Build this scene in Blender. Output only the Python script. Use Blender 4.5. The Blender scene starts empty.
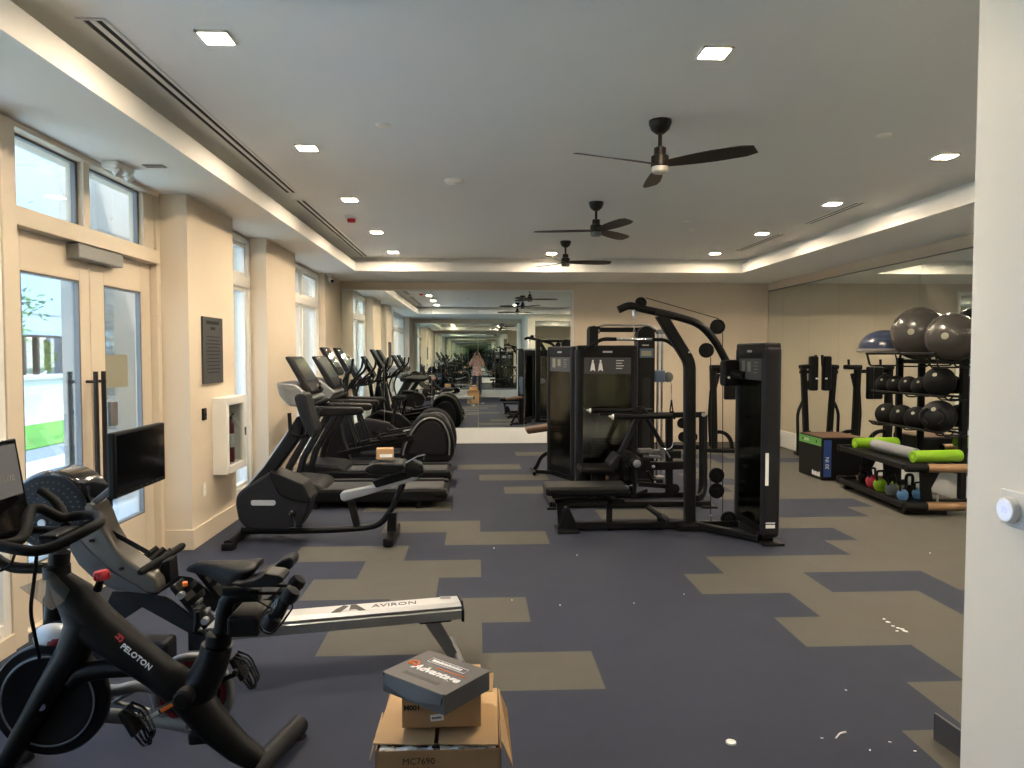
import bpy, bmesh, math, random
from mathutils import Vector as V, Matrix
random.seed(7)
SC = bpy.context.scene
COL = SC.collection
PI = math.pi
R = math.radians

# ------------------------------------------------------------------ camera
F, CH = 730.0, 1.65
VPX, VPY = 477.0, 354.0
PITCH = math.atan((384 - VPY) / F)
YAW = math.atan((512 - VPX) / F * math.cos(PITCH))
FWD = V((math.sin(YAW) * math.cos(PITCH), math.cos(YAW) * math.cos(PITCH), -math.sin(PITCH)))
RGT = V((math.cos(YAW), -math.sin(YAW), 0))
UPV = RGT.cross(FWD)
CAM = V((0, 0, CH))


def _ray(x, y):
    return FWD * F + RGT * (x - 512) + UPV * (384 - y)


def P(x, y, Y):
    """A point of the photograph at room depth Y."""
    r = _ray(x, y)
    return CAM + r * (Y / r.y)


def PZ(x, y, z=0.0):
    r = _ray(x, y)
    return CAM + r * ((z - CH) / r.z)


def PX(x, y, X):
    r = _ray(x, y)
    return CAM + r * (X / r.x)


def crop(x0, y0, s):
    return lambda u, v, Y: P(x0 + u / s, y0 + v / s, Y)


# ------------------------------------------------------------------ materials
def lin(c):
    return tuple(((x / 255) / 12.92 if x / 255 <= .04045 else ((x / 255 + .055) / 1.055) ** 2.4) for x in c)


MATS = {}


def mat(name, rgb, rough=.5, metal=0., var=.06, scale=18., bump=0., bscale=200., coat=0., spec=.5, emit=None, estr=0., trans=0., ior=1.45):
    m = bpy.data.materials.new(name)
    m.use_nodes = True
    nt = m.node_tree
    b = nt.nodes['Principled BSDF']
    c = lin(rgb)
    tc = nt.nodes.new('ShaderNodeTexCoord')
    n = nt.nodes.new('ShaderNodeTexNoise')
    n.inputs['Scale'].default_value = scale
    n.inputs['Detail'].default_value = 3
    nt.links.new(tc.outputs['Object'], n.inputs['Vector'])
    mx = nt.nodes.new('ShaderNodeMix')
    mx.data_type = 'RGBA'
    nt.links.new(n.outputs['Fac'], mx.inputs[0])
    mx.inputs[6].default_value = (*[max(0, x * (1 - var)) for x in c], 1)
    mx.inputs[7].default_value = (*[min(1, x * (1 + var)) for x in c], 1)
    nt.links.new(mx.outputs[2], b.inputs['Base Color'])
    b.inputs['Roughness'].default_value = rough
    b.inputs['Metallic'].default_value = metal
    b.inputs['Coat Weight'].default_value = coat
    b.inputs['Specular IOR Level'].default_value = spec
    if bump:
        n2 = nt.nodes.new('ShaderNodeTexNoise')
        n2.inputs['Scale'].default_value = bscale
        nt.links.new(tc.outputs['Object'], n2.inputs['Vector'])
        bp = nt.nodes.new('ShaderNodeBump')
        bp.inputs['Strength'].default_value = bump
        bp.inputs['Distance'].default_value = .002
        nt.links.new(n2.outputs['Fac'], bp.inputs['Height'])
        nt.links.new(bp.outputs['Normal'], b.inputs['Normal'])
    if emit:
        b.inputs['Emission Color'].default_value = (*lin(emit), 1)
        b.inputs['Emission Strength'].default_value = estr
    if trans:
        b.inputs['Transmission Weight'].default_value = trans
        b.inputs['IOR'].default_value = ior
    MATS[name] = m
    return m


def clear_mat(name, tint=(255, 255, 255), gloss=.06, rough=.0):
    """Thin pane: see-through with a Fresnel reflection."""
    m = bpy.data.materials.new(name)
    m.use_nodes = True
    nt = m.node_tree
    nt.nodes.clear()
    out = nt.nodes.new('ShaderNodeOutputMaterial')
    t = nt.nodes.new('ShaderNodeBsdfTransparent')
    t.inputs[0].default_value = (*lin(tint), 1)
    g = nt.nodes.new('ShaderNodeBsdfGlossy')
    g.inputs['Roughness'].default_value = rough
    lw = nt.nodes.new('ShaderNodeLayerWeight')
    lw.inputs[0].default_value = .2
    ma = nt.nodes.new('ShaderNodeMath')
    ma.operation = 'MULTIPLY_ADD'
    ma.inputs[1].default_value = .5
    ma.inputs[2].default_value = gloss
    nt.links.new(lw.outputs['Fresnel'], ma.inputs[0])
    mx = nt.nodes.new('ShaderNodeMixShader')
    nt.links.new(ma.outputs[0], mx.inputs[0])
    nt.links.new(t.outputs[0], mx.inputs[1])
    nt.links.new(g.outputs[0], mx.inputs[2])
    nt.links.new(mx.outputs[0], out.inputs[0])
    MATS[name] = m
    return m


mat('black_metal', (15, 15, 16), .45, 0, .1, 40, .15, 900, spec=.2)
mat('black_plastic', (14, 14, 15), .5, 0, .1, 30, .1, 700, spec=.2)
mat('charcoal', (28, 28, 31), .5, 0, .08, 25, .1, 600, spec=.2)
mat('satin_black', (15, 15, 17), .42, 0, .1, 10, spec=.12)
mat('bronze_silver', (84, 80, 74), .40, .3, .05, 12)
mat('gloss_black', (10, 10, 12), .12, 0, .1, 10, coat=.6)
mat('rubber', (12, 12, 13), .75, 0, .15, 60, .2, 500, spec=.2)
mat('vinyl', (14, 14, 15), .4, 0, .1, 30, .25, 260, spec=.2)
mat('vinyl_lit_brown', (92, 64, 46), .4, 0, .1, 30, .2, 260)  # brown of light falling on vinyl, put into the colour
mat('belt', (52, 52, 55), .62, 0, .12, 60, .2, 700)
mat('silver', (182, 184, 186), .32, .75, .05, 30)
mat('silver_paint', (176, 177, 178), .4, .25, .05, 30)
mat('grey_paint', (112, 112, 112), .42, .3, .06, 20)
mat('steel_grey', (140, 141, 140), .42, .55, .05, 20)
mat('chrome', (225, 225, 228), .12, 1, .02, 10)
mat('white_plastic', (228, 226, 220), .45, 0, .03, 10)
mat('screen_black', (7, 8, 11), .1, 0, .1, 3, coat=.3)
mat('screen_on', (40, 40, 42), .15, 0, .1, 3, emit=(82, 78, 74), estr=.55)
mat('red', (196, 32, 36), .4, 0, .1, 30)
mat('dark_red', (120, 22, 30), .35, 0, .1, 30)
mat('orange', (230, 118, 44), .5, 0, .1, 30)
mat('white_print', (232, 232, 230), .5, 0, .02, 30)
mat('black_print', (30, 26, 22), .6, 0, .05, 30)
mat('brown_print', (58, 40, 26), .7, 0, .08, 60)
mat('paint_cream', (213, 198, 176), .62, 0, .015, 4, .12, 300)
mat('paint_white', (246, 240, 226), .5, 0, .012, 4, .05, 300)
mat('paint_ceiling', (233, 232, 227), .8, 0, .012, 3, .1, 400)
mat('frame_white', (232, 229, 222), .4, 0, .01, 6)
mat('door_paint', (214, 200, 178), .42, 0, .015, 6)
mat('base_white', (240, 240, 238), .35, 0, .01, 6)
mat('slot_black', (8, 8, 8), .7)
mat('fan_bronze', (40, 34, 28), .4, .4, .1, 30)
mat('fan_blade', (52, 42, 34), .5, 0, .2, 14)
mat('frosted', (205, 200, 188), .4, 0, .03, 20)
mat('lens_glow', (255, 250, 240), .5, emit=(255, 232, 200), estr=262)
mat('cardboard', (190, 156, 112), .8, 0, .1, 9, .2, 300)
mat('cardboard_dark', (170, 132, 92), .8, 0, .1, 9, .2, 300)
mat('box_grey', (88, 84, 82), .5, 0, .06, 9, .1, 300)
mat('white_film', (235, 233, 230), .5, 0, .08, 12)
mat('lime', (126, 174, 22), .6, 0, .06, 40, .3, 150)
mat('foam_grey', (132, 134, 138), .75, 0, .08, 50, .3, 150)
mat('copper', (166, 132, 100), .34, .6, .1, 14)
mat('ball_grey', (62, 59, 56), .26, 0, .05, 10)
mat('bosu_blue', (40, 50, 74), .28, 0, .05, 10)
mat('bosu_base', (120, 116, 112), .5, 0, .05, 10)
mat('kb_pink', (226, 66, 88), .4, 0, .08, 20)
mat('kb_lime', (156, 206, 40), .4, 0, .08, 20)
mat('kb_grey', (120, 124, 128), .4, 0, .08, 20)
mat('kb_blue', (112, 164, 216), .4, 0, .08, 20)
mat('green_label', (88, 150, 70), .5, 0, .06, 20)
mat('blue_label', (36, 66, 132), .5, 0, .06, 20)
mat('sign_grey', (62, 62, 64), .45, 0, .05, 20)
mat('placard_grey', (140, 138, 120), .5, 0, .04, 8)
mat('blue_pad', (72, 92, 116), .5, 0, .06, 20)
mat('skin', (198, 148, 120), .5, 0, .05, 30)
mat('hair', (58, 40, 30), .6, 0, .2, 60)
mat('denim', (44, 52, 68), .8, 0, .15, 60, .2, 400)
mat('shoe_brown', (110, 74, 52), .6, 0, .1, 30)
mat('concrete', (168, 164, 156), .85, 0, .07, 3, .3, 60)
mat('block_white', (200, 204, 208), .8, 0, .03, 3)
mat('facade', (150, 172, 202), .8, 0, .02, 2)
mat('pavement', (196, 200, 204), .85, 0, .04, 3, .2, 90)
mat('asphalt', (120, 130, 146), .85, 0, .08, 6)
mat('bark', (84, 70, 56), .85, 0, .2, 20)
mat('leaf', (88, 128, 64), .6, 0, .3, 4)
mat('hedge', (120, 160, 70), .7, 0, .5, 9)
mat('grass', (84, 140, 44), .8, 0, .3, 30)
clear_mat('pane_clear', (248, 252, 252), .02)
clear_mat('smoked', (178, 182, 172), .10, .10)
clear_mat('clear_plastic', (226, 230, 236), .12, .04)


def mirror_mat():
    m = bpy.data.materials.new('mirror_glass')
    m.use_nodes = True
    nt = m.node_tree
    b = nt.nodes['Principled BSDF']
    n = nt.nodes.new('ShaderNodeTexNoise')
    n.inputs['Scale'].default_value = 1.5
    r = nt.nodes.new('ShaderNodeMix')
    r.data_type = 'RGBA'
    nt.links.new(n.outputs['Fac'], r.inputs[0])
    r.inputs[6].default_value = (.82, .87, .845, 1)
    r.inputs[7].default_value = (.83, .88, .855, 1)
    nt.links.new(r.outputs[2], b.inputs['Base Color'])
    b.inputs['Metallic'].default_value = 1
    b.inputs['Roughness'].default_value = .0
    MATS['mirror'] = m


mirror_mat()


def carpet(name, rgb, rgb2):
    m = bpy.data.materials.new(name)
    m.use_nodes = True
    nt = m.node_tree
    b = nt.nodes['Principled BSDF']
    tc = nt.nodes.new('ShaderNodeTexCoord')
    w = nt.nodes.new('ShaderNodeTexWave')
    w.inputs['Scale'].default_value = 62
    w.inputs['Distortion'].default_value = 2.2
    w.inputs['Detail'].default_value = 2
    w.inputs['Detail Scale'].default_value = 6
    nt.links.new(tc.outputs['Object'], w.inputs['Vector'])
    n = nt.nodes.new('ShaderNodeTexNoise')
    n.inputs['Scale'].default_value = 3.2
    n.inputs['Detail'].default_value = 8
    n.inputs['Roughness'].default_value = .7
    nt.links.new(tc.outputs['Object'], n.inputs['Vector'])
    n3 = nt.nodes.new('ShaderNodeTexNoise')
    n3.inputs['Scale'].default_value = 260
    nt.links.new(tc.outputs['Object'], n3.inputs['Vector'])
    mx = nt.nodes.new('ShaderNodeMix')
    mx.data_type = 'RGBA'
    nt.links.new(n.outputs['Fac'], mx.inputs[0])
    mx.inputs[6].default_value = (*lin(rgb), 1)
    mx.inputs[7].default_value = (*lin(rgb2), 1)
    m2 = nt.nodes.new('ShaderNodeMix')
    m2.data_type = 'RGBA'
    m2.blend_type = 'MULTIPLY'
    m2.inputs[0].default_value = .38
    nt.links.new(mx.outputs[2], m2.inputs[6])
    ad = nt.nodes.new('ShaderNodeMath')
    ad.operation = 'ADD'
    nt.links.new(w.outputs['Fac'], ad.inputs[0])
    nt.links.new(n3.outputs['Fac'], ad.inputs[1])
    nt.links.new(ad.outputs[0], m2.inputs[7])
    nt.links.new(m2.outputs[2], b.inputs['Base Color'])
    b.inputs['Roughness'].default_value = .88
    b.inputs['Specular IOR Level'].default_value = .35
    bp = nt.nodes.new('ShaderNodeBump')
    bp.inputs['Strength'].default_value = .4
    bp.inputs['Distance'].default_value = .004
    nt.links.new(ad.outputs[0], bp.inputs['Height'])
    nt.links.new(bp.outputs['Normal'], b.inputs['Normal'])
    MATS[name] = m


carpet('carpet_navy', (38, 43, 57), (50, 54, 68))
carpet('carpet_brown', (76, 74, 68), (90, 87, 79))


def shirt_mat():
    m = mat('shirt', (214, 168, 148), .8, 0, .1, 40)
    nt = m.node_tree
    b = nt.nodes['Principled BSDF']
    v = nt.nodes.new('ShaderNodeTexVoronoi')
    v.inputs['Scale'].default_value = 14
    cr = nt.nodes.new('ShaderNodeValToRGB')
    cr.color_ramp.elements[0].color = (*lin((168, 84, 78)), 1)
    cr.color_ramp.elements[1].color = (*lin((228, 196, 176)), 1)
    cr.color_ramp.elements[1].position = .75
    tc = nt.nodes.new('ShaderNodeTexCoord')
    nt.links.new(tc.outputs['Object'], v.inputs['Vector'])
    nt.links.new(v.outputs['Distance'], cr.inputs[0])
    nt.links.new(cr.outputs[0], b.inputs['Base Color'])


shirt_mat()


def block_mat():
    """White masonry with large block joints."""
    m = mat('block_joint', (226, 228, 228), .8)
    nt = m.node_tree
    b = nt.nodes['Principled BSDF']
    tc = nt.nodes.new('ShaderNodeTexCoord')
    mp = nt.nodes.new('ShaderNodeMapping')
    mp.inputs['Rotation'].default_value = (R(90), 0, R(90))
    br = nt.nodes.new('ShaderNodeTexBrick')
    br.inputs['Color1'].default_value = (*lin((226, 229, 230)), 1)
    br.inputs['Color2'].default_value = (*lin((218, 222, 224)), 1)
    br.inputs['Mortar'].default_value = (*lin((176, 186, 192)), 1)
    br.inputs['Scale'].default_value = 1.0
    br.inputs['Mortar Size'].default_value = .012
    br.inputs['Brick Width'].default_value = 1.2
    br.inputs['Row Height'].default_value = .45
    nt.links.new(tc.outputs['Object'], mp.inputs[0])
    nt.links.new(mp.outputs[0], br.inputs['Vector'])
    nt.links.new(br.outputs['Color'], b.inputs['Base Color'])


block_mat()


# ------------------------------------------------------------------ mesh building
def fil(pts, rad=.05, n=5, closed=False):
    """Round the corners of a polyline."""
    pts = [V(p) for p in pts]
    out = []
    N = len(pts)
    for i, p in enumerate(pts):
        if not closed and i in (0, N - 1):
            out.append(p)
            continue
        a, b = pts[i - 1], pts[(i + 1) % N]
        da, db = (a - p), (b - p)
        k = min(rad, da.length * .48, db.length * .48)
        s, e = p + da.normalized() * k, p + db.normalized() * k
        for j in range(n + 1):
            t = j / n
            out.append(s * (1 - t) ** 2 + p * (2 * t * (1 - t)) + e * t * t)
    return out


class MB:
    def __init__(s):
        s.v, s.f, s.flat = [], [], []

    def add(s, vs, fs, flat=False):
        o = len(s.v)
        s.flat += [flat] * len(fs)
        s.v += [V(v) for v in vs]
        s.f += [tuple(i + o for i in f) for f in fs]
        return s

    def addbm(s, bm, flat=False):
        bm.verts.index_update()
        s.add([v.co.copy() for v in bm.verts], [[v.index for v in f.verts] for f in bm.faces], flat)
        bm.free()
        return s

    def box(s, c, size, bev=.0, rot=None, seg=2):
        bm = bmesh.new()
        bmesh.ops.create_cube(bm, size=1)
        for v in bm.verts:
            v.co = V((v.co.x * size[0], v.co.y * size[1], v.co.z * size[2]))
        bev = min(bev, min(size) * .49)
        if bev > 0:
            bmesh.ops.bevel(bm, geom=bm.edges[:], offset=bev, segments=seg, affect='EDGES', profile=.5)
        M = Matrix.Translation(V(c))
        if rot is not None:
            M = M @ (rot if isinstance(rot, Matrix) else Matrix.Rotation(rot, 4, 'Z'))
        bm.transform(M)
        return s.addbm(bm, seg < 3)

    def bb(s, a, b, bev=0.):
        """Box from corner to corner."""
        a, b = V(a), V(b)
        return s.box((a + b) / 2, [abs(b[i] - a[i]) for i in range(3)], bev)

    def tube(s, pts, r, n=10, closed=False, sq=None, cap=True):
        """Sweep; r may be a list. sq=(w,h) sweeps a rectangle."""
        pts = [V(p) for p in pts]
        N = len(pts)
        rs = r if isinstance(r, (list, tuple)) else [r] * N
        if sq:
            w, h = sq[0] / 2, sq[1] / 2
            b = min(w, h) * .25
            ring = [(w, h - b), (w - b, h), (-w + b, h), (-w, h - b), (-w, -h + b), (-w + b, -h), (w - b, -h), (w, -h + b)]
            rs = [1] * N
        else:
            ring = [(math.cos(2 * PI * i / n), math.sin(2 * PI * i / n)) for i in range(n)]
        n = len(ring)
        T = []
        for i in range(N):
            a = pts[i - 1] if (i > 0 or closed) else pts[i]
            b = pts[(i + 1) % N] if (i < N - 1 or closed) else pts[i]
            t = (b - a)
            T.append(t.normalized() if t.length > 1e-9 else V((0, 0, 1)))
        ref = V((0, 0, 1)) if abs(T[0].z) < .9 else V((0, 1, 0))
        x = ref.cross(T[0]).normalized()
        vs, fs = [], []
        for i in range(N):
            x = (x - T[i] * x.dot(T[i]))
            x = x.normalized() if x.length > 1e-6 else T[i].orthogonal().normalized()
            y = T[i].cross(x)
            for a, b in ring:
                vs.append(pts[i] + x * (a * rs[i]) + y * (b * rs[i]))
        for i in range(N - (0 if closed else 1)):
            j = (i + 1) % N
            for k in range(n):
                l = (k + 1) % n
                fs.append((i * n + k, i * n + l, j * n + l, j * n + k))
        if not closed and cap:
            fs.append(tuple(range(n))[::-1])
            fs.append(tuple(range((N - 1) * n, N * n)))
        return s.add(vs, fs)

    def cyl(s, a, b, r, r2=None, n=20, bev=0.):
        a, b = V(a), V(b)
        r2 = r if r2 is None else r2
        if bev:
            d = (b - a).normalized() * bev
            return s.tube([a, a + d, b - d, b], [r - bev, r, r2, r2 - bev], n)
        return s.tube([a, b], [r, r2], n)

    def lathe(s, prof, o, axis=(0, 0, 1), n=24, cap=True):
        o, ax = V(o), V(axis).normalized()
        x = ax.orthogonal().normalized()
        y = ax.cross(x)
        vs, fs = [], []
        m = len(prof)
        for r, z in prof:
            for k in range(n):
                a = 2 * PI * k / n
                vs.append(o + ax * z + (x * math.cos(a) + y * math.sin(a)) * max(r, 1e-4))
        for i in range(m - 1):
            for k in range(n):
                l = (k + 1) % n
                fs.append((i * n + k, i * n + l, (i + 1) * n + l, (i + 1) * n + k))
        if cap:
            fs.append(tuple(range(n))[::-1])
            fs.append(tuple(range((m - 1) * n, m * n)))
        return s.add(vs, fs)

    def prism(s, pts, vec, bev=0., seg=2):
        bm = bmesh.new()
        vs = [bm.verts.new(V(p)) for p in pts]
        f = bm.faces.new(vs)
        r = bmesh.ops.extrude_face_region(bm, geom=[f])
        bmesh.ops.translate(bm, verts=[g for g in r['geom'] if isinstance(g, bmesh.types.BMVert)], vec=V(vec))
        bmesh.ops.recalc_face_normals(bm, faces=bm.faces[:])
        if bev:
            bmesh.ops.bevel(bm, geom=bm.edges[:], offset=bev, segments=seg, affect='EDGES', profile=.5, clamp_overlap=True)
        return s.addbm(bm, seg < 3)

    def slab(s, cf, uv, Y0, Y1, bev=0., seg=2):
        """A side outline at depth Y0 with real thickness to Y1."""
        return s.prism([cf(u, v, Y0) for u, v in uv], (0, Y1 - Y0, 0), bev, seg)

    def ball(s, c, r, u=20, w=12, rot=None):
        r = r if isinstance(r, (tuple, list)) else (r, r, r)
        bm = bmesh.new()
        bmesh.ops.create_uvsphere(bm, u_segments=u, v_segments=w, radius=1)
        for v in bm.verts:
            v.co = V((v.co.x * r[0], v.co.y * r[1], v.co.z * r[2]))
        M = Matrix.Translation(V(c))
        if rot is not None:
            M = M @ rot
        bm.transform(M)
        return s.addbm(bm)

    def loft(s, rings):
        n = len(rings[0])
        vs = [p for r in rings for p in r]
        fs = []
        for i in range(len(rings) - 1):
            for k in range(n):
                l = (k + 1) % n
                fs.append((i * n + k, i * n + l, (i + 1) * n + l, (i + 1) * n + k))
        fs.append(tuple(range(n))[::-1])
        fs.append(tuple(range((len(rings) - 1) * n, len(rings) * n)))
        return s.add(vs, fs)

    def text(s, txt, o, right, up, size, depth=.001, align='LEFT', bold=0., shear=0.):
        c = bpy.data.curves.new('lettering', 'FONT')
        c.body = txt
        c.size = size
        c.align_x = align
        c.extrude = depth
        c.offset = bold
        c.shear = shear
        c.resolution_u = 2
        ob = bpy.data.objects.new('lettering', c)
        me = bpy.data.meshes.new_from_object(ob)
        right, up = V(right).normalized(), V(up).normalized()
        nrm = right.cross(up)
        o = V(o)
        s.add([o + right * v.co.x + up * v.co.y + nrm * v.co.z for v in me.vertices], [tuple(p.vertices) for p in me.polygons])
        bpy.data.objects.remove(ob)
        bpy.data.curves.remove(c)
        bpy.data.meshes.remove(me)
        return s

    def xf(s, M):
        s.v = [M @ v for v in s.v]
        return s

    def strokes(s, o, right, up, n, w, h, depth=.0006):
        """A blurred, unreadable word: n short upright blocks."""
        right, up = V(right).normalized(), V(up).normalized()
        nz = right.cross(up)
        o = V(o)
        for k in range(n):
            a = o + right * (k * w * 1.22)
            hh = h * (1, .82, .92, .8)[k % 4]
            s.prism([a, a + right * w, a + right * w + up * hh, a + up * hh], nz * depth)
        return s

    def build(s, name, m, parent=None, at=None, smooth=True, ang=38):
        me = bpy.data.meshes.new(name)
        if parent is not None:
            r = parent
            while r.parent is not None:
                r = r.parent
            off = r.location.copy()
        elif at is not None:
            off = V(at)
        else:
            off = V((0, 0, 0))
        me.from_pydata([v - off for v in s.v], [], s.f)
        bm = bmesh.new()
        bm.from_mesh(me)
        bmesh.ops.remove_doubles(bm, verts=bm.verts[:], dist=1e-6)
        bmesh.ops.recalc_face_normals(bm, faces=bm.faces[:])
        bm.to_mesh(me)
        bm.free()
        if smooth:
            me.shade_smooth()
            me.set_sharp_from_angle(angle=R(ang))
            if len(me.polygons) == len(s.flat):
                me.polygons.foreach_set('use_smooth', [not q for q in s.flat])
        me.materials.append(MATS[m] if isinstance(m, str) else m)
        o = bpy.data.objects.new(name, me)
        COL.objects.link(o)
        if smooth and len(me.polygons) < 6000:
            wn = o.modifiers.new('WeightedNormal', 'WEIGHTED_NORMAL')
            wn.keep_sharp = True
            wn.weight = 50
        o.cycles.shadow_terminator_geometry_offset = 0
        if parent is not None:
            o.parent = parent
        else:
            o.location = off
        return o


def tag(o, label, cat, group=None):
    o['label'] = label
    o['category'] = cat
    if group:
        o['group'] = group
    return o


def thing(name, label, cat, loc, group=None):
    o = bpy.data.objects.new(name, None)
    o.empty_display_size = .1
    COL.objects.link(o)
    o.location = V(loc)
    return tag(o, label, cat, group)


def struct(o):
    o['kind'] = 'structure'
    return o


def kids(o):
    return [c for c in o.children]


def dup(root, delta, label=None):
    r = root.copy()
    COL.objects.link(r)
    r.location = root.location + V(delta)
    if label:
        r['label'] = label
    for ch in kids(root):
        c = ch.copy()
        COL.objects.link(c)
        c.parent = r
        for g in kids(ch):
            d = g.copy()
            COL.objects.link(d)
            d.parent = c
    return r

# ================================================================== the room
XL, XR, YB, YF = -2.72, 5.45, 13.48, -.9
ZC, ZS = 3.2, 2.97


def make_floor():
    """Carpet planks 0.914 x 0.457, each row shifted by a third."""
    L, W = .914, .459
    brown = {}
    for k, lst in {
        -3: [(2.45, 9)], -2: [(1.85, 9)], -1: [(2.16, 9)],
        0: [(2.45, 9), (-.3, .6)],
        1: [(1.85, 9), (-.9, 0)],
        2: [(2.15, 3.0), (-.6, .3), (4.0, 9)],
        3: [(1.55, 2.4), (3.4, 9), (-1.25, -.3)],
        4: [(1.85, 9), (-.9, -.05)],
        5: [(3.0, 9), (-1.6, -.6)],
        6: [(3.35, 9), (-.3, .6)], 7: [(2.75, 9), (-.95, -.05)],
        8: [(1.24, 2.1), (4.0, 9)],
        9: [(4.2, 9), (-1.3, -.3)], 10: [(2.7, 9)], 11: [(3.05, 9), (.3, 1.2)], 12: [(3.3, 9)], 13: [(2.7, 4.4), (.0, .8)],
        14: [(3.0, 9)], 15: [(3.3, 9), (-.3, .6)], 16: [(2.7, 3.6)], 17: [(3.9, 9)], 18: [(3.3, 9), (.5, 1.4)], 19: [(2.7, 9)], 20: [(3, 9)], 21: [(3.3, 9)]}.items():
        brown[k] = lst
    vs, fs, mi = [], [], []
    for k in range(-11, 23):
        y0 = 3.51 + k * W
        y1 = y0 + W
        y0, y1 = max(y0, YF - .1), min(y1, YB + .1)
        if y1 <= y0:
            continue
        off = {1: 1.855, 2: 2.155, 0: 1.545}[k % 3]
        x = off - L * 6
        while x < XR + .1:
            a, b = max(x, XL - .1), min(x + L, XR + .1)
            if b > a:
                c = (a + b) / 2
                isb = any(p - .1 < c < q + .1 for p, q in brown.get(k, [(3.0, 9)]))
                i = len(vs)
                vs += [(a, y0, 0), (b, y0, 0), (b, y1, 0), (a, y1, 0)]
                fs.append((i, i + 1, i + 2, i + 3))
                mi.append(1 if isb else 0)
            x += L
    i = len(vs)      # slab underside, so the floor has thickness
    a, b, c, d = XL - .1, XR + .1, YF - .1, YB + .1
    vs += [(a, c, -.1), (b, c, -.1), (b, d, -.1), (a, d, -.1), (a, c, 0), (b, c, 0), (b, d, 0), (a, d, 0)]
    fs += [(i + 3, i + 2, i + 1, i), (i, i + 1, i + 5, i + 4), (i + 1, i + 2, i + 6, i + 5), (i + 2, i + 3, i + 7, i + 6), (i + 3, i, i + 4, i + 7)]
    mi += [0] * 5
    me = bpy.data.meshes.new('floor')
    me.from_pydata(vs, [], fs)
    me.materials.append(MATS['carpet_navy'])
    me.materials.append(MATS['carpet_brown'])
    for p, m in zip(me.polygons, mi):
        p.material_index = m
    o = bpy.data.objects.new('floor', me)
    COL.objects.link(o)
    struct(o)


make_floor()

# ceiling with its tray
TX0, TX1, TY0, TY1 = -1.93, 4.32, 2.86, 11.78
m = MB()
m.bb((XL - .15, YF - .15, ZC), (XR + .15, YB + .15, ZC + .12))
m.build('ceiling', 'paint_ceiling').__setitem__('kind', 'structure')
m = MB()
for (a, b, c, d) in ((XL - .15, TX0, YF, YB), (TX1, XR + .1, YF, YB), (TX0, TX1, YF, TY0), (TX0, TX1, TY1, YB)):
    m.bb((a, c, ZS), (b, d, 3.115))
    g = .14
    a2, b2, c2, d2 = a, b, c, d
    if b == TX0: b2 = b - g
    if a == TX1: a2 = a + g
    if d == TY0: d2 = d - g; a2, b2 = a - g, b + g
    if c == TY1: c2 = c + g; a2, b2 = a - g, b + g
    m.bb((a2, c2, 3.115), (b2, d2, ZC))
struct(m.build('trim_soffit', 'paint_ceiling', smooth=False))

# right, back, near and rear walls
m = MB(); m.bb((XR, YF - .1, 0), (XR + .12, YB + .12, ZC)); struct(m.build('wall_right', 'paint_cream', smooth=False))
m = MB(); m.bb((XL - .12, YB, 0), (XR, YB + .12, ZC)); struct(m.build('wall_back', 'paint_cream', smooth=False))
m = MB(); m.bb((XL - .12, YF - .12, 0), (1.7, YF, ZC)); struct(m.build('wall_rear', 'paint_cream', smooth=False))
m = MB(); m.bb((1.7, YF - .12, 0), (XR, 2.44, ZC)); struct(m.build('wall_near_right', 'paint_white', smooth=False))

# left wall: piers between the window bays
PX_ = -2.40
bays = [('pier', YF, .9, PX_), ('pier', 6.22, 7.36, PX_), ('pier', 8.5, 9.83, PX_), ('pier', 12.1, YB, -2.48)]
m = MB()
for _, a, b, x in bays:
    m.bb((XL - .12, a, 0), (x, b, ZS + .02))
m.bb((XL - .12, .9, 2.94), (-2.62, 6.22, ZC))
m.bb((XL - .12, 7.36, 2.94), (-2.62, 8.5, ZC))
m.bb((XL - .12, 9.83, 2.94), (-2.62, 12.1, ZC))
m.bb((XL - .12, .9, 0), (-2.56, 4.12, .10))
m.bb((XL - .12, 7.36, 0), (-2.56, 8.5, .10))
m.bb((XL - .12, 9.83, 0), (-2.56, 12.1, .10))
struct(m.build('wall_left', 'paint_cream', smooth=False))

# baseboards
m = MB()
for a, b, x in ((6.22, 7.36, PX_), (8.5, 9.83, PX_), (12.1, YB, -2.48), (YF, .9, PX_)):
    m.bb((x, a - .015, 0), (x + .016, b + .015, .17), .004)
for a, x in ((6.22, PX_), (8.5, PX_), (12.1, -2.48)):
    m.bb((-2.66, a - .016, 0), (x + .016, a, .17), .004)
for a, x in ((7.36, PX_), (9.83, PX_), (.9, PX_)):
    m.bb((-2.54, a, 0), (x + .016, a + .016, .17), .004)
struct(m.build('baseboard_left', 'paint_cream'))
m = MB(); m.bb((-2.46, YB - .035, 0), (1.74, YB, .285), .004); struct(m.build('baseboard_back', 'base_white'))
m = MB(); m.bb((1.76, YB - .016, 0), (XR, YB, .14), .004); struct(m.build('baseboard_back_right', 'paint_cream'))
m = MB(); m.bb((XR - .035, 2.44, 0), (XR, YB - .02, .285), .004); struct(m.build('baseboard_right', 'base_white'))
m = MB(); m.bb((XL, YF, 0), (1.68, YF + .035, .285), .004); struct(m.build('baseboard_rear', 'base_white'))
m = MB(); m.bb((1.75, 2.44, 0), (XR - .04, 2.475, .285), .004); struct(m.build('baseboard_near_right', 'base_white'))


# mirrors: every sheet is its own pane
def sheet(axis, a, b, z0, z1, at_, nrm, label, group):
    m = MB()
    t = .006
    g = .0018
    if axis == 'x':
        m.bb((a + g, at_, z0), (b - g, at_ + nrm * t, z1))
        loc = ((a + b) / 2, at_, z0)
    else:
        m.bb((at_, a + g, z0), (at_ + nrm * t, b - g, z1))
        loc = (at_, (a + b) / 2, z0)
    o = m.build('wall_mirror', 'mirror', at=loc, smooth=False)
    tag(o, label, 'mirror', group)


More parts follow.
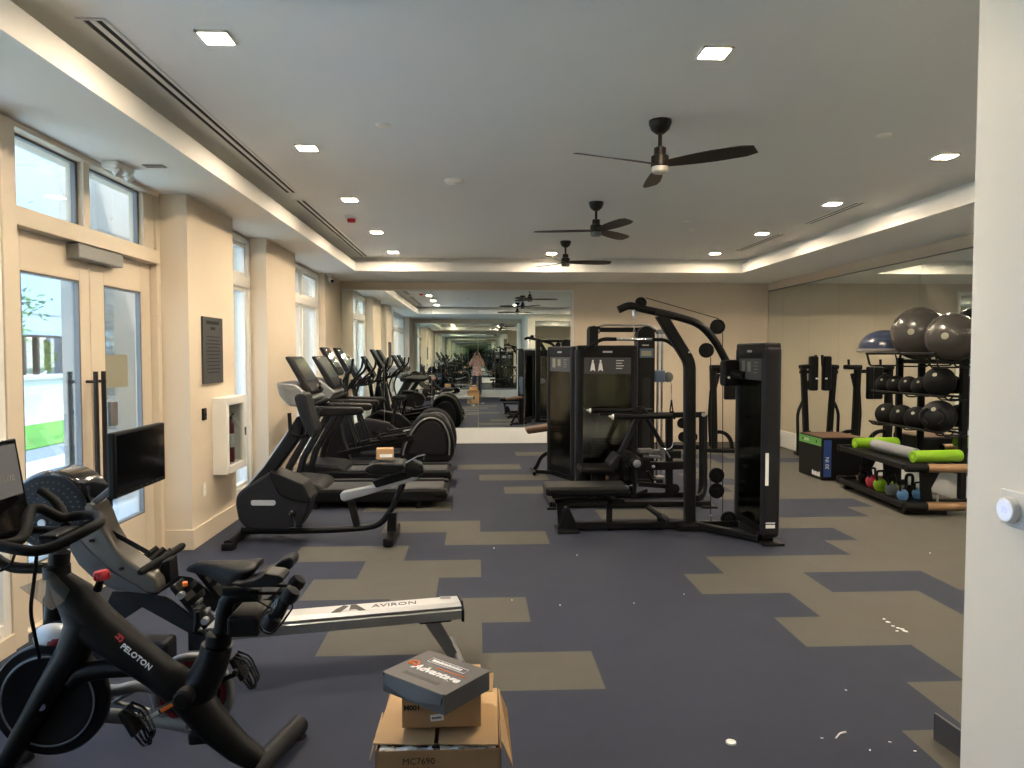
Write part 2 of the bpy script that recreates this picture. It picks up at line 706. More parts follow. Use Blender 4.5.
xs = [-2.46, -1.70, -.83, .02, .87, 1.735]
od = ['leftmost', 'second', 'third', 'fourth', 'rightmost']
for i in range(5):
    sheet('x', xs[i], xs[i + 1], .285, 2.81, YB - .002, -1, 'tall mirror sheet on the far wall, %s of the five from the window side' % od[i] if 0 < i < 4 else 'tall mirror sheet on the far wall, %s of five' % od[i], 'mirror sheets on the far wall')
ys = [YB - .04, 12.77, 11.77, 10.77, 9.77, 8.77, 7.77, 6.77, 5.77, 4.77, 3.77, 2.5]
lb = ['narrow mirror sheet on the right wall at the far corner', 'mirror sheet on the right wall, first full one from the far corner', 'mirror sheet on the right wall behind the dip station', 'mirror sheet on the right wall above the plyo box', 'mirror sheet on the right wall behind the half-dome trainer', 'mirror sheet on the right wall behind the exercise balls']
for i in range(len(ys) - 1):
    sheet('y', ys[i + 1], ys[i], .285, 2.82, XR - .002, -1, lb[i] if i < 6 else 'mirror sheet on the right wall hidden past the white near wall', 'mirror sheets on the right wall')
xs2 = [-2.38, -1.36, -.34, .68, 1.68]
for i in range(4):
    sheet('x', xs2[i], xs2[i + 1], .285, 2.81, YF + .002, 1, 'mirror sheet on the wall behind the photographer', 'mirror sheets behind the photographer')
xs3 = [1.95, 3.05, 4.15, 5.25]
for i in range(3):
    sheet('x', xs3[i], xs3[i + 1], .285, 2.75, 2.442, 1, 'mirror sheet on the end wall beyond the near white corner', 'mirror sheets on the near end wall')

# thin edge channels of the mirrors
m = MB()
m.bb((-2.47, YB - .03, 2.805), (1.79, YB - .001, 2.83))
m.bb((1.735, YB - .03, .285), (1.79, YB - .001, 2.83))
struct(m.build('trim_1', 'frame_white'))
m = MB()
m.bb((XR - .02, 2.56, 2.815), (XR - .001, YB - .03, 2.828))
struct(m.build('trim_2', 'grey_paint'))


# windows: frame and panes
def window(n, y0, y1, mull, tz=2.45, z0=.1, xf=-2.58, xb=-2.71):
    root = bpy.data.objects.new('window_%d' % n, None)
    COL.objects.link(root)
    root.location = (xb, (y0 + y1) / 2, z0)
    root['kind'] = 'structure'
    fr = MB()
    z1 = 2.94
    w = .06
    for a, b in ((y0, y0 + w), (y1 - w, y1)):
        fr.bb((xb, a, z0), (xf, b, z1), .004)
    fr.bb((xb + .002, y0 + w, z0), (xf - .002, y1 - w, z0 + .07), .003)
    fr.bb((xb + .002, y0 + w, z1 - .06), (xf - .002, y1 - w, z1), .003)
    fr.bb((xb + .002, y0 + w, tz - .06), (xf - .002, y1 - w, tz + .06), .003)
    es = [y0 + w] + [y for y in mull] + [y1 - w]
    for y in mull:
        fr.bb((xb + .001, y - .04, z0 + .001), (xf - .001, y + .04, z1 - .001), .003)
    fr.build('window_frame', 'frame_white', root)
    for i in range(len(es) - 1):
        for za, zb in ((z0 + .07, tz - .06), (tz + .06, z1 - .06)):
            s = MB()
            a, b = es[i] + (.04 if i else 0), es[i + 1] - (.04 if i < len(es) - 2 else 0)
            for (c, d, e, f) in ((a, a + .045, za, zb), (b - .045, b, za, zb), (a + .045, b - .045, za, za + .045), (a + .045, b - .045, zb - .045, zb)):
                s.bb((xb + .02, c, e), (xf - .03, d, f), .003)
            sa = s.build('sash', 'frame_white', root)
            p = MB()
            p.bb((xb + .05, a + .04, za + .04), (xb + .056, b - .04, zb - .04))
            p.build('pane', 'pane_clear', sa, smooth=False)
    return root


window(1, .92, 2.45, [1.7])
window(2, 2.45, 4.12, [3.3])
window(3, 7.38, 8.49, [])
window(4, 9.85, 12.09, [10.98])

# entrance doors
DX = -2.70
m = MB()
for a, b in ((4.12, 4.25), (6.15, 6.22)):
    m.bb((DX - .06, a, 0), (-2.57 if a < 5 else -2.62, b, 2.95), .005)
m.bb((DX - .058, 4.24, 2.385), (-2.602, 6.16, 2.495), .005)
m.bb((DX - .058, 4.24, 2.935), (-2.602, 6.16, 2.97), .005)
m.bb((DX - .057, 5.09, 2.48), (-2.64, 5.17, 2.95), .004)
m.bb((DX - .057, 5.98, 2.48), (-2.642, 6.168, 2.95), .004)
m.bb((DX - .05, 4.2, 0), (-2.64, 6.2, .012), .003)
struct(m.build('trim_door', 'door_paint'))
for i, (a, b) in enumerate(((4.25, 5.09), (5.17, 5.98))):
    m = MB()
    for (c, d, e, f) in ((a, a + .02, 2.495, 2.935), (b - .03, b, 2.495, 2.935), (a, b, 2.495, 2.51), (a, b, 2.92, 2.935)):
        m.bb((DX - .01, c, e), (DX + .02, d, f))
    fr = struct(m.build('window_%d' % (5 + i), 'slot_black' if 0 else 'grey_paint'))
    p = MB(); p.bb((DX, a + .01, 2.505), (DX + .006, b - .01, 2.925)); p.build('pane', 'pane_clear', fr, smooth=False)


def door(n, y0, y1, g0, g1, hy):
    root = bpy.data.objects.new('door_%d' % n, None)
    COL.objects.link(root)
    root.location = (DX, (y0 + y1) / 2, .015)
    root['kind'] = 'structure'
    m = MB()
    x0, x1 = DX - .022, DX + .022
    gz0, gz1 = .37, 2.145
    m.bb((x0, y0, .015), (x1, g0, 2.38), .003)
    m.bb((x0, g1, .015), (x1, y1, 2.38), .003)
    m.bb((x0, g0, .015), (x1, g1, gz0), .003)
    m.bb((x0, g0, gz1), (x1, g1, 2.38), .003)
    lf = m.build('door_leaf', 'door_paint', root)
    p = MB(); p.bb((DX - .004, g0 - .005, gz0 - .005), (DX + .004, g1 + .005, gz1 + .005)); p.build('door_pane', 'pane_clear', root, smooth=False)
    st = MB()
    for (c, d, e, f) in ((g0, g0 + .014, gz0, gz1), (g1 - .014, g1, gz0, gz1), (g0, g1, gz0, gz0 + .014), (g0, g1, gz1 - .014, gz1)):
        st.bb((DX - .018, c, e), (DX + .018, d, f))
    st.build('glazing_stop', 'grey_paint', lf)
    h = MB()
    for s_ in (1, -1):
        x = DX + s_ * .085
        h.tube([(x, hy, .66), (x, hy, 1.53)], .016, 12)
        for z in (.73, 1.46):
            h.tube([(DX + s_ * .02, hy, z), (x, hy, z)], .011, 10)
            h.ball((x, hy, z), .019, 10, 8)
    h.build('pull_handle', 'fan_bronze', root)
    return root


door(1, 4.255, 5.205, 4.44, 5.085, 5.14)
d2 = door(2, 5.215, 6.145, 5.405, 5.985, 5.16 + .085)
m = MB(); m.bb((DX + .004, 5.45, 1.12), (DX + .03, 5.56, 1.3), .006); m.build('lock_box', 'grey_paint', d2)

m = MB(); m.bb((DX + .022, 4.93, 2.28), (DX + .105, 5.53, 2.375), .008)
cl = m.build('door_closer', 'steel_grey', at=(DX, 5.1, 2.3))
tag(cl, 'grey metal door closer box above the double glass doors', 'door closer')
m = MB(); m.bb((DX + .006, 5.42, 1.40), (DX + .012, 5.76, 1.645), .001)
tag(m.build('notice_placard', 'placard_grey', at=(DX + .006, 5.6, 1.45)), 'blank grey-green back of a notice stuck on the right door glass', 'sign')

# things on the near-left pier
m = MB(); m.bb((PX_, 6.49, 1.385), (PX_ + .018, 6.985, 1.98), .003)
sg = tag(m.build('wall_sign', 'sign_grey', at=(PX_, 6.735, 1.4)), 'dark grey rectangular sign of small lettering on the cream pier', 'sign')
t = MB()
UY = V((0, 1, 0)); UZ = V((0, 0, 1))
t.strokes((PX_ + .0182, 6.57, 1.915), UY, UZ, 13, .020, .034)
t.strokes((PX_ + .0182, 6.67, 1.865), UY, UZ, 5, .020, .030)
for k in range(11):
    w = random.uniform(.28, .42)
    t.bb((PX_ + .018, 6.735 - w / 2, 1.80 - k * .032), (PX_ + .0187, 6.735 + w / 2, 1.808 - k * .032))
t.build('lettering', 'charcoal', sg)
cab = thing('extinguisher_cabinet', 'white wall cabinet holding a red fire extinguisher on the cream pier', 'cabinet', (PX_, 6.98, .55))
m = MB()
a, b, z0, z1, d = 6.72, 7.28, .55, 1.25, .13
for q in ((a, a + .07, z0, z1), (b - .07, b, z0, z1), (a + .07, b - .07, z0, z0 + .07), (a + .07, b - .07, z1 - .07, z1)):
    m.bb((PX_ + .001, q[0], q[2]), (PX_ + d, q[1], q[3]), .003)
m.build('cabinet_frame', 'white_plastic', cab)
m = MB(); m.bb((PX_ + d - .02, a + .07, z0 + .07), (PX_ + d - .016, b - .07, z1 - .07)); m.build('door_glass', 'pane_clear', cab, smooth=False)
m = MB(); m.bb((PX_ + d, b - .06, .86), (PX_ + d + .012, b - .035, .94), .004); m.build('cabinet_handle', 'chrome', cab)
ex = thing('fire_extinguisher', 'red fire extinguisher behind the glass of the white cabinet', 'fire extinguisher', (PX_ + .06, 7.04, .625))
c = V((PX_ + .06, 7.04, .625))
m = MB(); m.lathe([(.0, 0), (.03, 0), (.032, .01), (.032, .33), (.028, .36), (.014, .385), (.012, .40)], c, n=18); m.build('cylinder', 'dark_red', ex)
m = MB(); m.cyl(c + V((0, 0, .395)), c + V((0, 0, .43)), .012); m.tube([c + V((0, -.01, .43)), c + V((0, .09, .455))], .007); m.tube([c + V((0, -.01, .42)), c + V((0, .08, .42))], .006); m.build('valve_handle', 'black_plastic', ex)
m = MB(); m.tube(fil([c + V((0, -.01, .41)), c + V((0, -.06, .40)), c + V((.005, -.065, .2)), c + V((.005, -.05, .08))], .03), .007); m.build('hose', 'rubber', ex)
m = MB(); m.lathe([(.0325, .14), (.0327, .141), (.0327, .27), (.0325, .271)], c, n=18); m.build('sticker', 'white_print', ex)
o = MB().bb((PX_, 6.47, 1.07), (PX_ + .022, 6.54, 1.175), .005).build('wall_switch', 'black_plastic', at=(PX_, 6.5, 1.07))
tag(o, 'small black card reader on the pier beside the extinguisher cabinet', 'switch')
MB().cyl((PX_ + .022, 6.505, 1.12), (PX_ + .03, 6.505, 1.12), .012).build('reader_button', 'gloss_black', o)
o = MB().bb((PX_, 6.46, .40), (PX_ + .007, 6.535, .52), .003).build('wall_outlet', 'white_plastic', at=(PX_, 6.5, .4))
tag(o, 'cream outlet plate low on the pier under the extinguisher cabinet', 'outlet')
mm = MB()
for z in (.435, .485):
    mm.bb((PX_ + .007, 6.48, z - .014), (PX_ + .009, 6.515, z + .014), .001)
mm.build('socket', 'paint_white', o)

# thermostat on the near right wall
tz, ty, tx = 1.157, 2.215, 1.7
th = thing('thermostat', 'round thermostat with a pale lit dial on a white wall plate', 'thermostat', (tx, ty, tz))
MB().bb((tx - .008, ty - .12, tz - .055), (tx, ty + .055, tz + .06), .004).build('wall_plate', 'white_plastic', th)
MB().lathe([(.036, 0), (.041, .004), (.041, .022), (.038, .026), (.033, .026)], (tx - .008, ty, tz), (-1, 0, 0), 32).build('dial_ring', 'white_plastic', th)
mat('dial_face', (206, 212, 220), .25, 0, .03, 20, emit=(206, 216, 240), estr=.25)
fc = MB().cyl((tx - .032, ty, tz), (tx - .0345, ty, tz), .034, n=32).build('dial_face', 'dial_face', th)
mat('dial_digits', (150, 160, 236), .5, 0, .02, 20, emit=(150, 165, 250), estr=.6)
MB().text('70', (tx - .035, ty, tz - .009), (0, -1, 0), UZ, .026, .0003, 'CENTER').build('digits', 'dial_digits', fc)

# flat steel plate standing on the floor beside the near wall corner
fp = thing('floor_plate', 'dark grey steel plate standing on edge by the white wall corner', 'plate', (1.9, 2.85, 0))
p0, p1 = PZ(933, 739), PZ(958, 757)
d = (p1 - p0).normalized()
m = MB()
e = p0 + d * .42
m.prism([p0, e, e + V((0, 0, .11)), p0 + V((0, 0, .115))], V((-d.y, d.x, 0)) * .012, .002)
m.build('upright_plate', 'sign_grey', fp)
q = V((-d.y, d.x, 0))
MB().prism([p0 + q * .012, e + q * .012, e + q * .14, p0 + q * .14], (0, 0, .006), .001).build('foot_flange', 'sign_grey', fp)

# ------------------------------------------------------------------ ceiling fittings
rows = {'beside the slot vents': (-1.27, [3.70, 5.61, 7.45, 9.40, 11.22]), 'beside the right wall mirrors': (3.66, [5.61, 7.42, 9.28, 11.14])}
ordn = ['first', 'second', 'third', 'fourth', 'fifth']
dl0 = None


def downlight(x, y, z, label):
    global dl0
    if dl0 is None:
        t = thing('ceiling_downlight', label, 'ceiling light', (x, y, z), 'recessed square ceiling lights')
        m = MB()
        s, w = .080, .014
        for q in ((-s, -s + w, -s, s), (s - w, s, -s, s), (-s, s, -s, -s + w), (-s, s, s - w, s)):
            m.bb((x + q[0], y + q[2], z - .012), (x + q[1], y + q[3], z + .0), .002)
        m.build('trim_ring', 'paint_white', t)
        MB().bb((x - s + w, y - s + w, z - .006), (x + s - w, y + s - w, z - .001)).build('lens', 'lens_glow', t, smooth=False)
        al = bpy.data.lights.new('lamp', 'AREA')
        al.shape = 'SQUARE'
        al.size = 2 * (s - w)
        al.energy = 6
        al.spread = R(138)
        al.color = (1, .89, .74)
        ao = bpy.data.objects.new('lamp', al)
        COL.objects.link(ao)
        ao.parent = t
        ao.location = (0, 0, -.008)
        dl0 = t
    else:
        dup(dl0, V((x, y, z)) - dl0.location, label)


for k, (x, yl) in rows.items():
    for i, y in enumerate(yl):
        downlight(x, y, ZC, '%s square downlight from the camera in the row %s' % (ordn[i], k))
downlight(1.22, 3.76, ZC, 'square downlight in front of the nearest ceiling fan')
downlight(1.15, 11.25, ZC, 'square downlight behind the farthest ceiling fan')
downlight(3.66, 3.76, ZC, 'unseen square downlight added for light beyond the near white wall')  # out of view, added for the light it gives

# fans
f0 = None
for i, (y, a0, lab) in enumerate(((4.87, -38, 'dark three-blade ceiling fan nearest the camera'), (7.48, 50, 'dark ceiling fan, middle one of the row of three'), (10.06, 3, 'dark ceiling fan farthest from the camera'))):
    x = 1.22
    t = thing('ceiling_fan', lab, 'ceiling fan', (x, y, ZC), 'ceiling fans in a row')
    MB().lathe([(.075, 0), (.075, -.02), (.06, -.06), (.03, -.085), (.02, -.09)], (x, y, ZC), n=28).build('canopy', 'fan_bronze', t)
    MB().cyl((x, y, ZC - .08), (x, y, ZC - .19), .013).build('downrod', 'fan_bronze', t)
    MB().lathe([(.03, -.175), (.04, -.18), (.04, -.225), (.058, -.235), (.06, -.30), (.05, -.305)], (x, y, ZC), n=28).build('motor', 'fan_bronze', t)
    MB().lathe([(.055, -.305), (.056, -.335), (.045, -.345), (.01, -.347)], (x, y, ZC), n=28).build('bottom_cap', 'frosted' if i == 0 else 'grey_paint', t)
    for k in range(3):
        a = R(a0 + 120 * k)
        m = MB()
        rings = []
        for j in range(9):
            s = j / 8
            rr = .05 + s * .585
            w = .032 + .034 * math.sin(min(1, s * 1.35) * PI * .5)
            if j == 8: w *= .7
            tw = -R(24 - 10 * s)
            ring = []
            for (p, q) in ((-1, .6), (0, 1), (1, .6), (1, -.6), (0, -1), (-1, -.6)):
                yy, zz = p * w, q * .004
                ring.append(V((rr, yy * math.cos(tw) - zz * math.sin(tw), yy * math.sin(tw) + zz * math.cos(tw))))
            rings.append(ring)
        m.loft(rings)
        m.xf(Matrix.Translation((x, y, ZC - .287)) @ Matrix.Rotation(a, 4, 'Z'))
        m.build('blade', 'fan_blade', t)


# slot vents
def slot(x, y0, y1, lab, n=2, w=.022, wide=.13):
    t = thing('slot_vent', lab, 'vent', (x, (y0 + y1) / 2, ZC), 'linear slot vents in the ceiling')
    m = MB()
    z = ZC
    m.bb((x - wide / 2, y0, z - .006), (x - wide / 2 + .022, y1, z), .001)
    m.bb((x + wide / 2 - .022, y0, z - .006), (x + wide / 2, y1, z), .001)
    m.bb((x - .014, y0, z - .006), (x + .014, y1, z), .001)
    m.bb((x - wide / 2, y0, z - .006), (x + wide / 2, y0 + .02, z), .001)
    m.bb((x - wide / 2, y1 - .02, z - .006), (x + wide / 2, y1, z), .001)
    m.build('vent_frame', 'paint_ceiling', t)
    MB().bb((x - wide / 2 + .01, y0 + .01, z - .002), (x + wide / 2 - .01, y1 - .01, z - .0005)).build('slot_opening', 'slot_black', t)


slot(-1.78, 3.52, 7.2, 'long black double slot vent over the door side, nearer one')
slot(-1.78, 7.5, 11.75, 'long black double slot vent over the windows, farther one')
slot(3.93, 7.35, 8.6, 'short slot vent on the ceiling near the right mirrors, nearer one')
slot(3.93, 9.3, 10.9, 'short slot vent on the ceiling near the right mirrors, farther one')


def disc(px, py, lab, r=.05, name='sprinkler_cover', cat='sprinkler', h=.012):
    c = PZ(px, py, ZC)
    c.z = ZC
    o = MB().lathe([(r, 0), (r, -h * .5), (r * .8, -h), (r * .2, -h - .001)], c, n=24).build(name, 'paint_white', at=c)
    tag(o, lab, cat, 'round ceiling covers' if name == 'sprinkler_cover' else None)
    return o, c


disc(383, 125, 'flush round sprinkler cover left of the nearest fan')
disc(884, 135, 'flush round sprinkler cover right of the nearest fan')
disc(687, 221, 'flush round sprinkler cover right of the middle fan')
disc(692, 230, 'tiny round ceiling cover just behind the one right of the middle fan', .04)
o, c = disc(454, 180, 'white round smoke detector on the ceiling left of the fans', .085, 'smoke_detector', 'smoke detector', .035)
MB().lathe([(.05, -.035), (.048, -.05), (.02, -.052)], c, n=20).build('sensor_dome', 'white_plastic', o)
c = PZ(351, 216, ZC); c.z = ZC
t = thing('fire_alarm', 'white ceiling fire alarm with a red strobe', 'alarm', c)
MB().lathe([(.075, 0), (.075, -.02), (.06, -.03), (.02, -.031)], c, n=24).build('alarm_base', 'white_plastic', t)
MB().box(c + V((.005, 0, -.05)), (.09, .06, .045), .012).build('strobe', 'red', t)
c = V((-2.26, 5.3, ZS))
o = MB().bb(c + V((-.07, -.04, -.006)), c + V((.07, .04, 0)), .002).build('soffit_vent', 'grey_paint', at=c)
tag(o, 'small dark grille flush in the low ceiling above the doors', 'vent')
c = V((-2.5, 5.28, ZS))
t = thing('emergency_light', 'white emergency light with two lamp heads above the doors', 'emergency light', c)
MB().box(c + V((0, 0, -.025)), (.11, .26, .05), .012).build('housing', 'white_plastic', t)
for s_ in (-1, 1):
    MB().lathe([(.01, 0), (.032, .012), (.034, .045), (.03, .048)], c + V((.02, s_ * .085, -.05)), (.6, 0, -.8), 16).build('lamp_head', 'white_plastic', t)
c = V((-2.42, 12.2, ZS))
t = thing('security_camera', 'small white security camera with black lens in the far corner', 'camera', c)
MB().lathe([(.05, 0), (.05, -.02), (.03, -.04), (.02, -.06)], c, n=18).build('camera_mount', 'white_plastic', t)
b = MB().cyl(c + V((0, 0.02, -.09)), c + V((.06, -.10, -.13)), .036, n=18, bev=.006).build('camera_body', 'white_plastic', t)
MB().cyl(c + V((.061, -.102, -.1305)), c + V((.066, -.112, -.134)), .028, n=18).build('camera_lens', 'gloss_black', b)

# ================================================================== outside the windows
def ext(m, name, mt, lab=None, cat=None, structure=True, at=None):
    o = m.build(name, mt, at=at, smooth=False)
    if structure:
        struct(o)
    else:
        tag(o, lab, cat)
    return o


m = MB(); m.bb((-6.9, -14, -.25), (XL - .12, 40, -.02)); ext(m, 'outside_path', 'pavement')
m = MB(); m.bb((-7.9, -14, -.25), (-6.9, 40, -.05)); ext(m, 'outside_street', 'asphalt')
m = MB(); m.bb((-10.6, -14, -.25), (-7.9, 40, -.03)); o = ext(m, 'lawn', 'grass'); o['kind'] = 'stuff'; o['label'] = 'bright green lawn strip outside the doors'; o['category'] = 'grass'
m = MB(); m.bb((-11.3, -14, -.25), (-10.6, 40, -.04)); ext(m, 'outside_kerb', 'pavement')
m = MB(); m.bb((-11.6, -14, -.25), (-11.3, 40, 1.05)); m.bb((-11.65, -14, 1.0), (-11.25, 40, 1.1)); ext(m, 'outside_planter_wall', 'block_white')
# the building across, with one wide window
bd = thing('outside_building', 'pale blue-grey building across the lawn, seen through the doors', 'building', (-14, 10, -.2))
m = MB()
m.bb((-15, -14, -.2), (-14, 23.2, 13)); m.bb((-15, 26.2, -.2), (-14, 40, 13))
m.bb((-15, 23.2, -.2), (-14, 26.2, .9)); m.bb((-15, 23.2, 2.25), (-14, 26.2, 13))
m.build('facade_wall', 'facade', bd, smooth=False)
m = MB()
for z in (2.9, 5.4, 8.0, 10.5):
    m.bb((-14.0, -14, z), (-13.985, 40, z + .03))
m.build('facade_joint', 'grey_paint', bd, smooth=False)
m = MB()
for y in (23.2, 23.9, 25.5, 26.08):
    m.bb((-14.1, y, .9), (-13.94, y + .12, 2.25))
m.bb((-14.1, 23.2, 2.18), (-13.94, 26.2, 2.25))
wf = m.build('window_frame', 'charcoal', bd, smooth=False)
MB().bb((-14.3, 23.25, .92), (-14.28, 26.15, 2.23)).build('pane', 'pane_clear', wf, smooth=False)
h = MB()
for k in range(160):
    h.ball((-14.65 + random.uniform(-.12, .12), random.uniform(23.4, 26.0), random.uniform(1.07, 2.08)), random.uniform(.08, .15), 6, 4)
o = h.build('hedge', 'hedge', at=(-14.7, 24.7, .9)); tag(o, 'light green hedge behind the window of the building across', 'hedge')
# concrete entrance pier, white block wall, canopy
m = MB(); m.bb((-4.55, 8.25, -.1), (-4.15, 10.4, 3.9)); m.bb((-4.56, 8.24, 3.02), (-4.14, 10.41, 3.05)); ext(m, 'outside_column', 'concrete')
m = MB(); m.bb((-5.0, 10.42, -.1), (-4.6, 26, 6)); o = m.build('outside_block_wall', 'block_joint', smooth=False); struct(o)
m = MB(); m.bb((-4.1, 3.2, 3.5), (XL - .12, 8.2, 3.8)); ext(m, 'outside_canopy', 'paint_ceiling')

# a small tree by the street
tr = thing('street_tree', 'leafy street tree outside the left door glass', 'tree', (-8.3, 12.6, -.027))
m = MB()
b0 = V((-8.3, 12.6, -.027))
top = b0 + V((.1, .1, 3.2))
m.tube([b0, b0 + V((.03, 0, 1.2)), b0 + V((.02, .06, 2.3)), top], [.09, .07, .06, .035], 10)
m.build('trunk', 'bark', tr)
br, lf = MB(), MB()
ends = []
for k in range(16):
    a = k * 2.4
    s = b0 + V((.05, .05, 1.9 + .14 * k * .9))
    e = s + V((math.cos(a) * random.uniform(.5, 1.1), math.sin(a) * random.uniform(.5, 1.1), random.uniform(.3, 1.0)))
    br.tube([s, (s + e) / 2 + V((0, 0, .1)), e], [.03, .02, .008], 6)
    for j in range(75):
        t = random.uniform(.35, 1.1)
        c = s.lerp(e, t) + V((random.gauss(0, .17), random.gauss(0, .17), random.gauss(0, .16)))
        u = V((random.uniform(-1, 1), random.uniform(-1, 1), random.uniform(-.6, .6))).normalized()
        w = u.orthogonal().normalized()
        n = u.cross(w)
        l, wd = random.uniform(.05, .09), random.uniform(.018, .03)
        lf.add([c - u * l, c + w * wd + n * .006, c + u * l, c - w * wd + n * .006, c + n * .012], [(0, 1, 4), (1, 2, 4), (2, 3, 4), (3, 0, 4)])
br.build('branch', 'bark', tr)
lf.build('foliage', 'leaf', tr)

# ------------------------------------------------------------------ daylight
w = bpy.data.worlds.new('World')
SC.world = w
w.use_nodes = True
nt = w.node_tree
bg = nt.nodes['Background']
tc = nt.nodes.new('ShaderNodeTexCoord')
sp = nt.nodes.new('ShaderNodeSeparateXYZ')
cr = nt.nodes.new('ShaderNodeValToRGB')
cr.color_ramp.elements[0].position = .0
cr.color_ramp.elements[0].color = (.92, .96, 1.0, 1)
cr.color_ramp.elements[1].position = .7
cr.color_ramp.elements[1].color = (.50, .70, 1.0, 1)
nt.links.new(tc.outputs['Generated'], sp.inputs[0])
nt.links.new(sp.outputs['Z'], cr.inputs[0])
nt.links.new(cr.outputs[0], bg.inputs[0])
bg.inputs[1].default_value = 2.6
sl = bpy.data.lights.new('Sun', 'SUN')
sl.energy = 4.3
sl.angle = R(2)
sl.color = (1, .95, .88)
so = bpy.data.objects.new('Sun', sl)
COL.objects.link(so)
so.rotation_euler = V((-.27, .40, -.87)).to_track_quat('-Z', 'Y').to_euler()

# ------------------------------------------------------------------ camera and render settings
cd = bpy.data.cameras.new('Camera')
co = bpy.data.objects.new('Camera', cd)
COL.objects.link(co)
cd.sensor_width = 36
cd.sensor_fit = 'HORIZONTAL'
cd.lens = F / 1024 * 36
cd.clip_start = .02
co.matrix_world = Matrix(((RGT.x, UPV.x, -FWD.x, 0), (RGT.y, UPV.y, -FWD.y, 0), (RGT.z, UPV.z, -FWD.z, CH), (0, 0, 0, 1)))
SC.camera = co
vs = SC.view_settings
vs.view_transform = 'Standard'
vs.look = 'None'
vs.gamma = 1
vs.use_curve_mapping = False
vs.exposure = 1.35
c = SC.cycles
c.max_bounces = 22
c.diffuse_bounces = 5
c.glossy_bounces = 18
c.transparent_max_bounces = 24
c.sample_clamp_indirect = 60

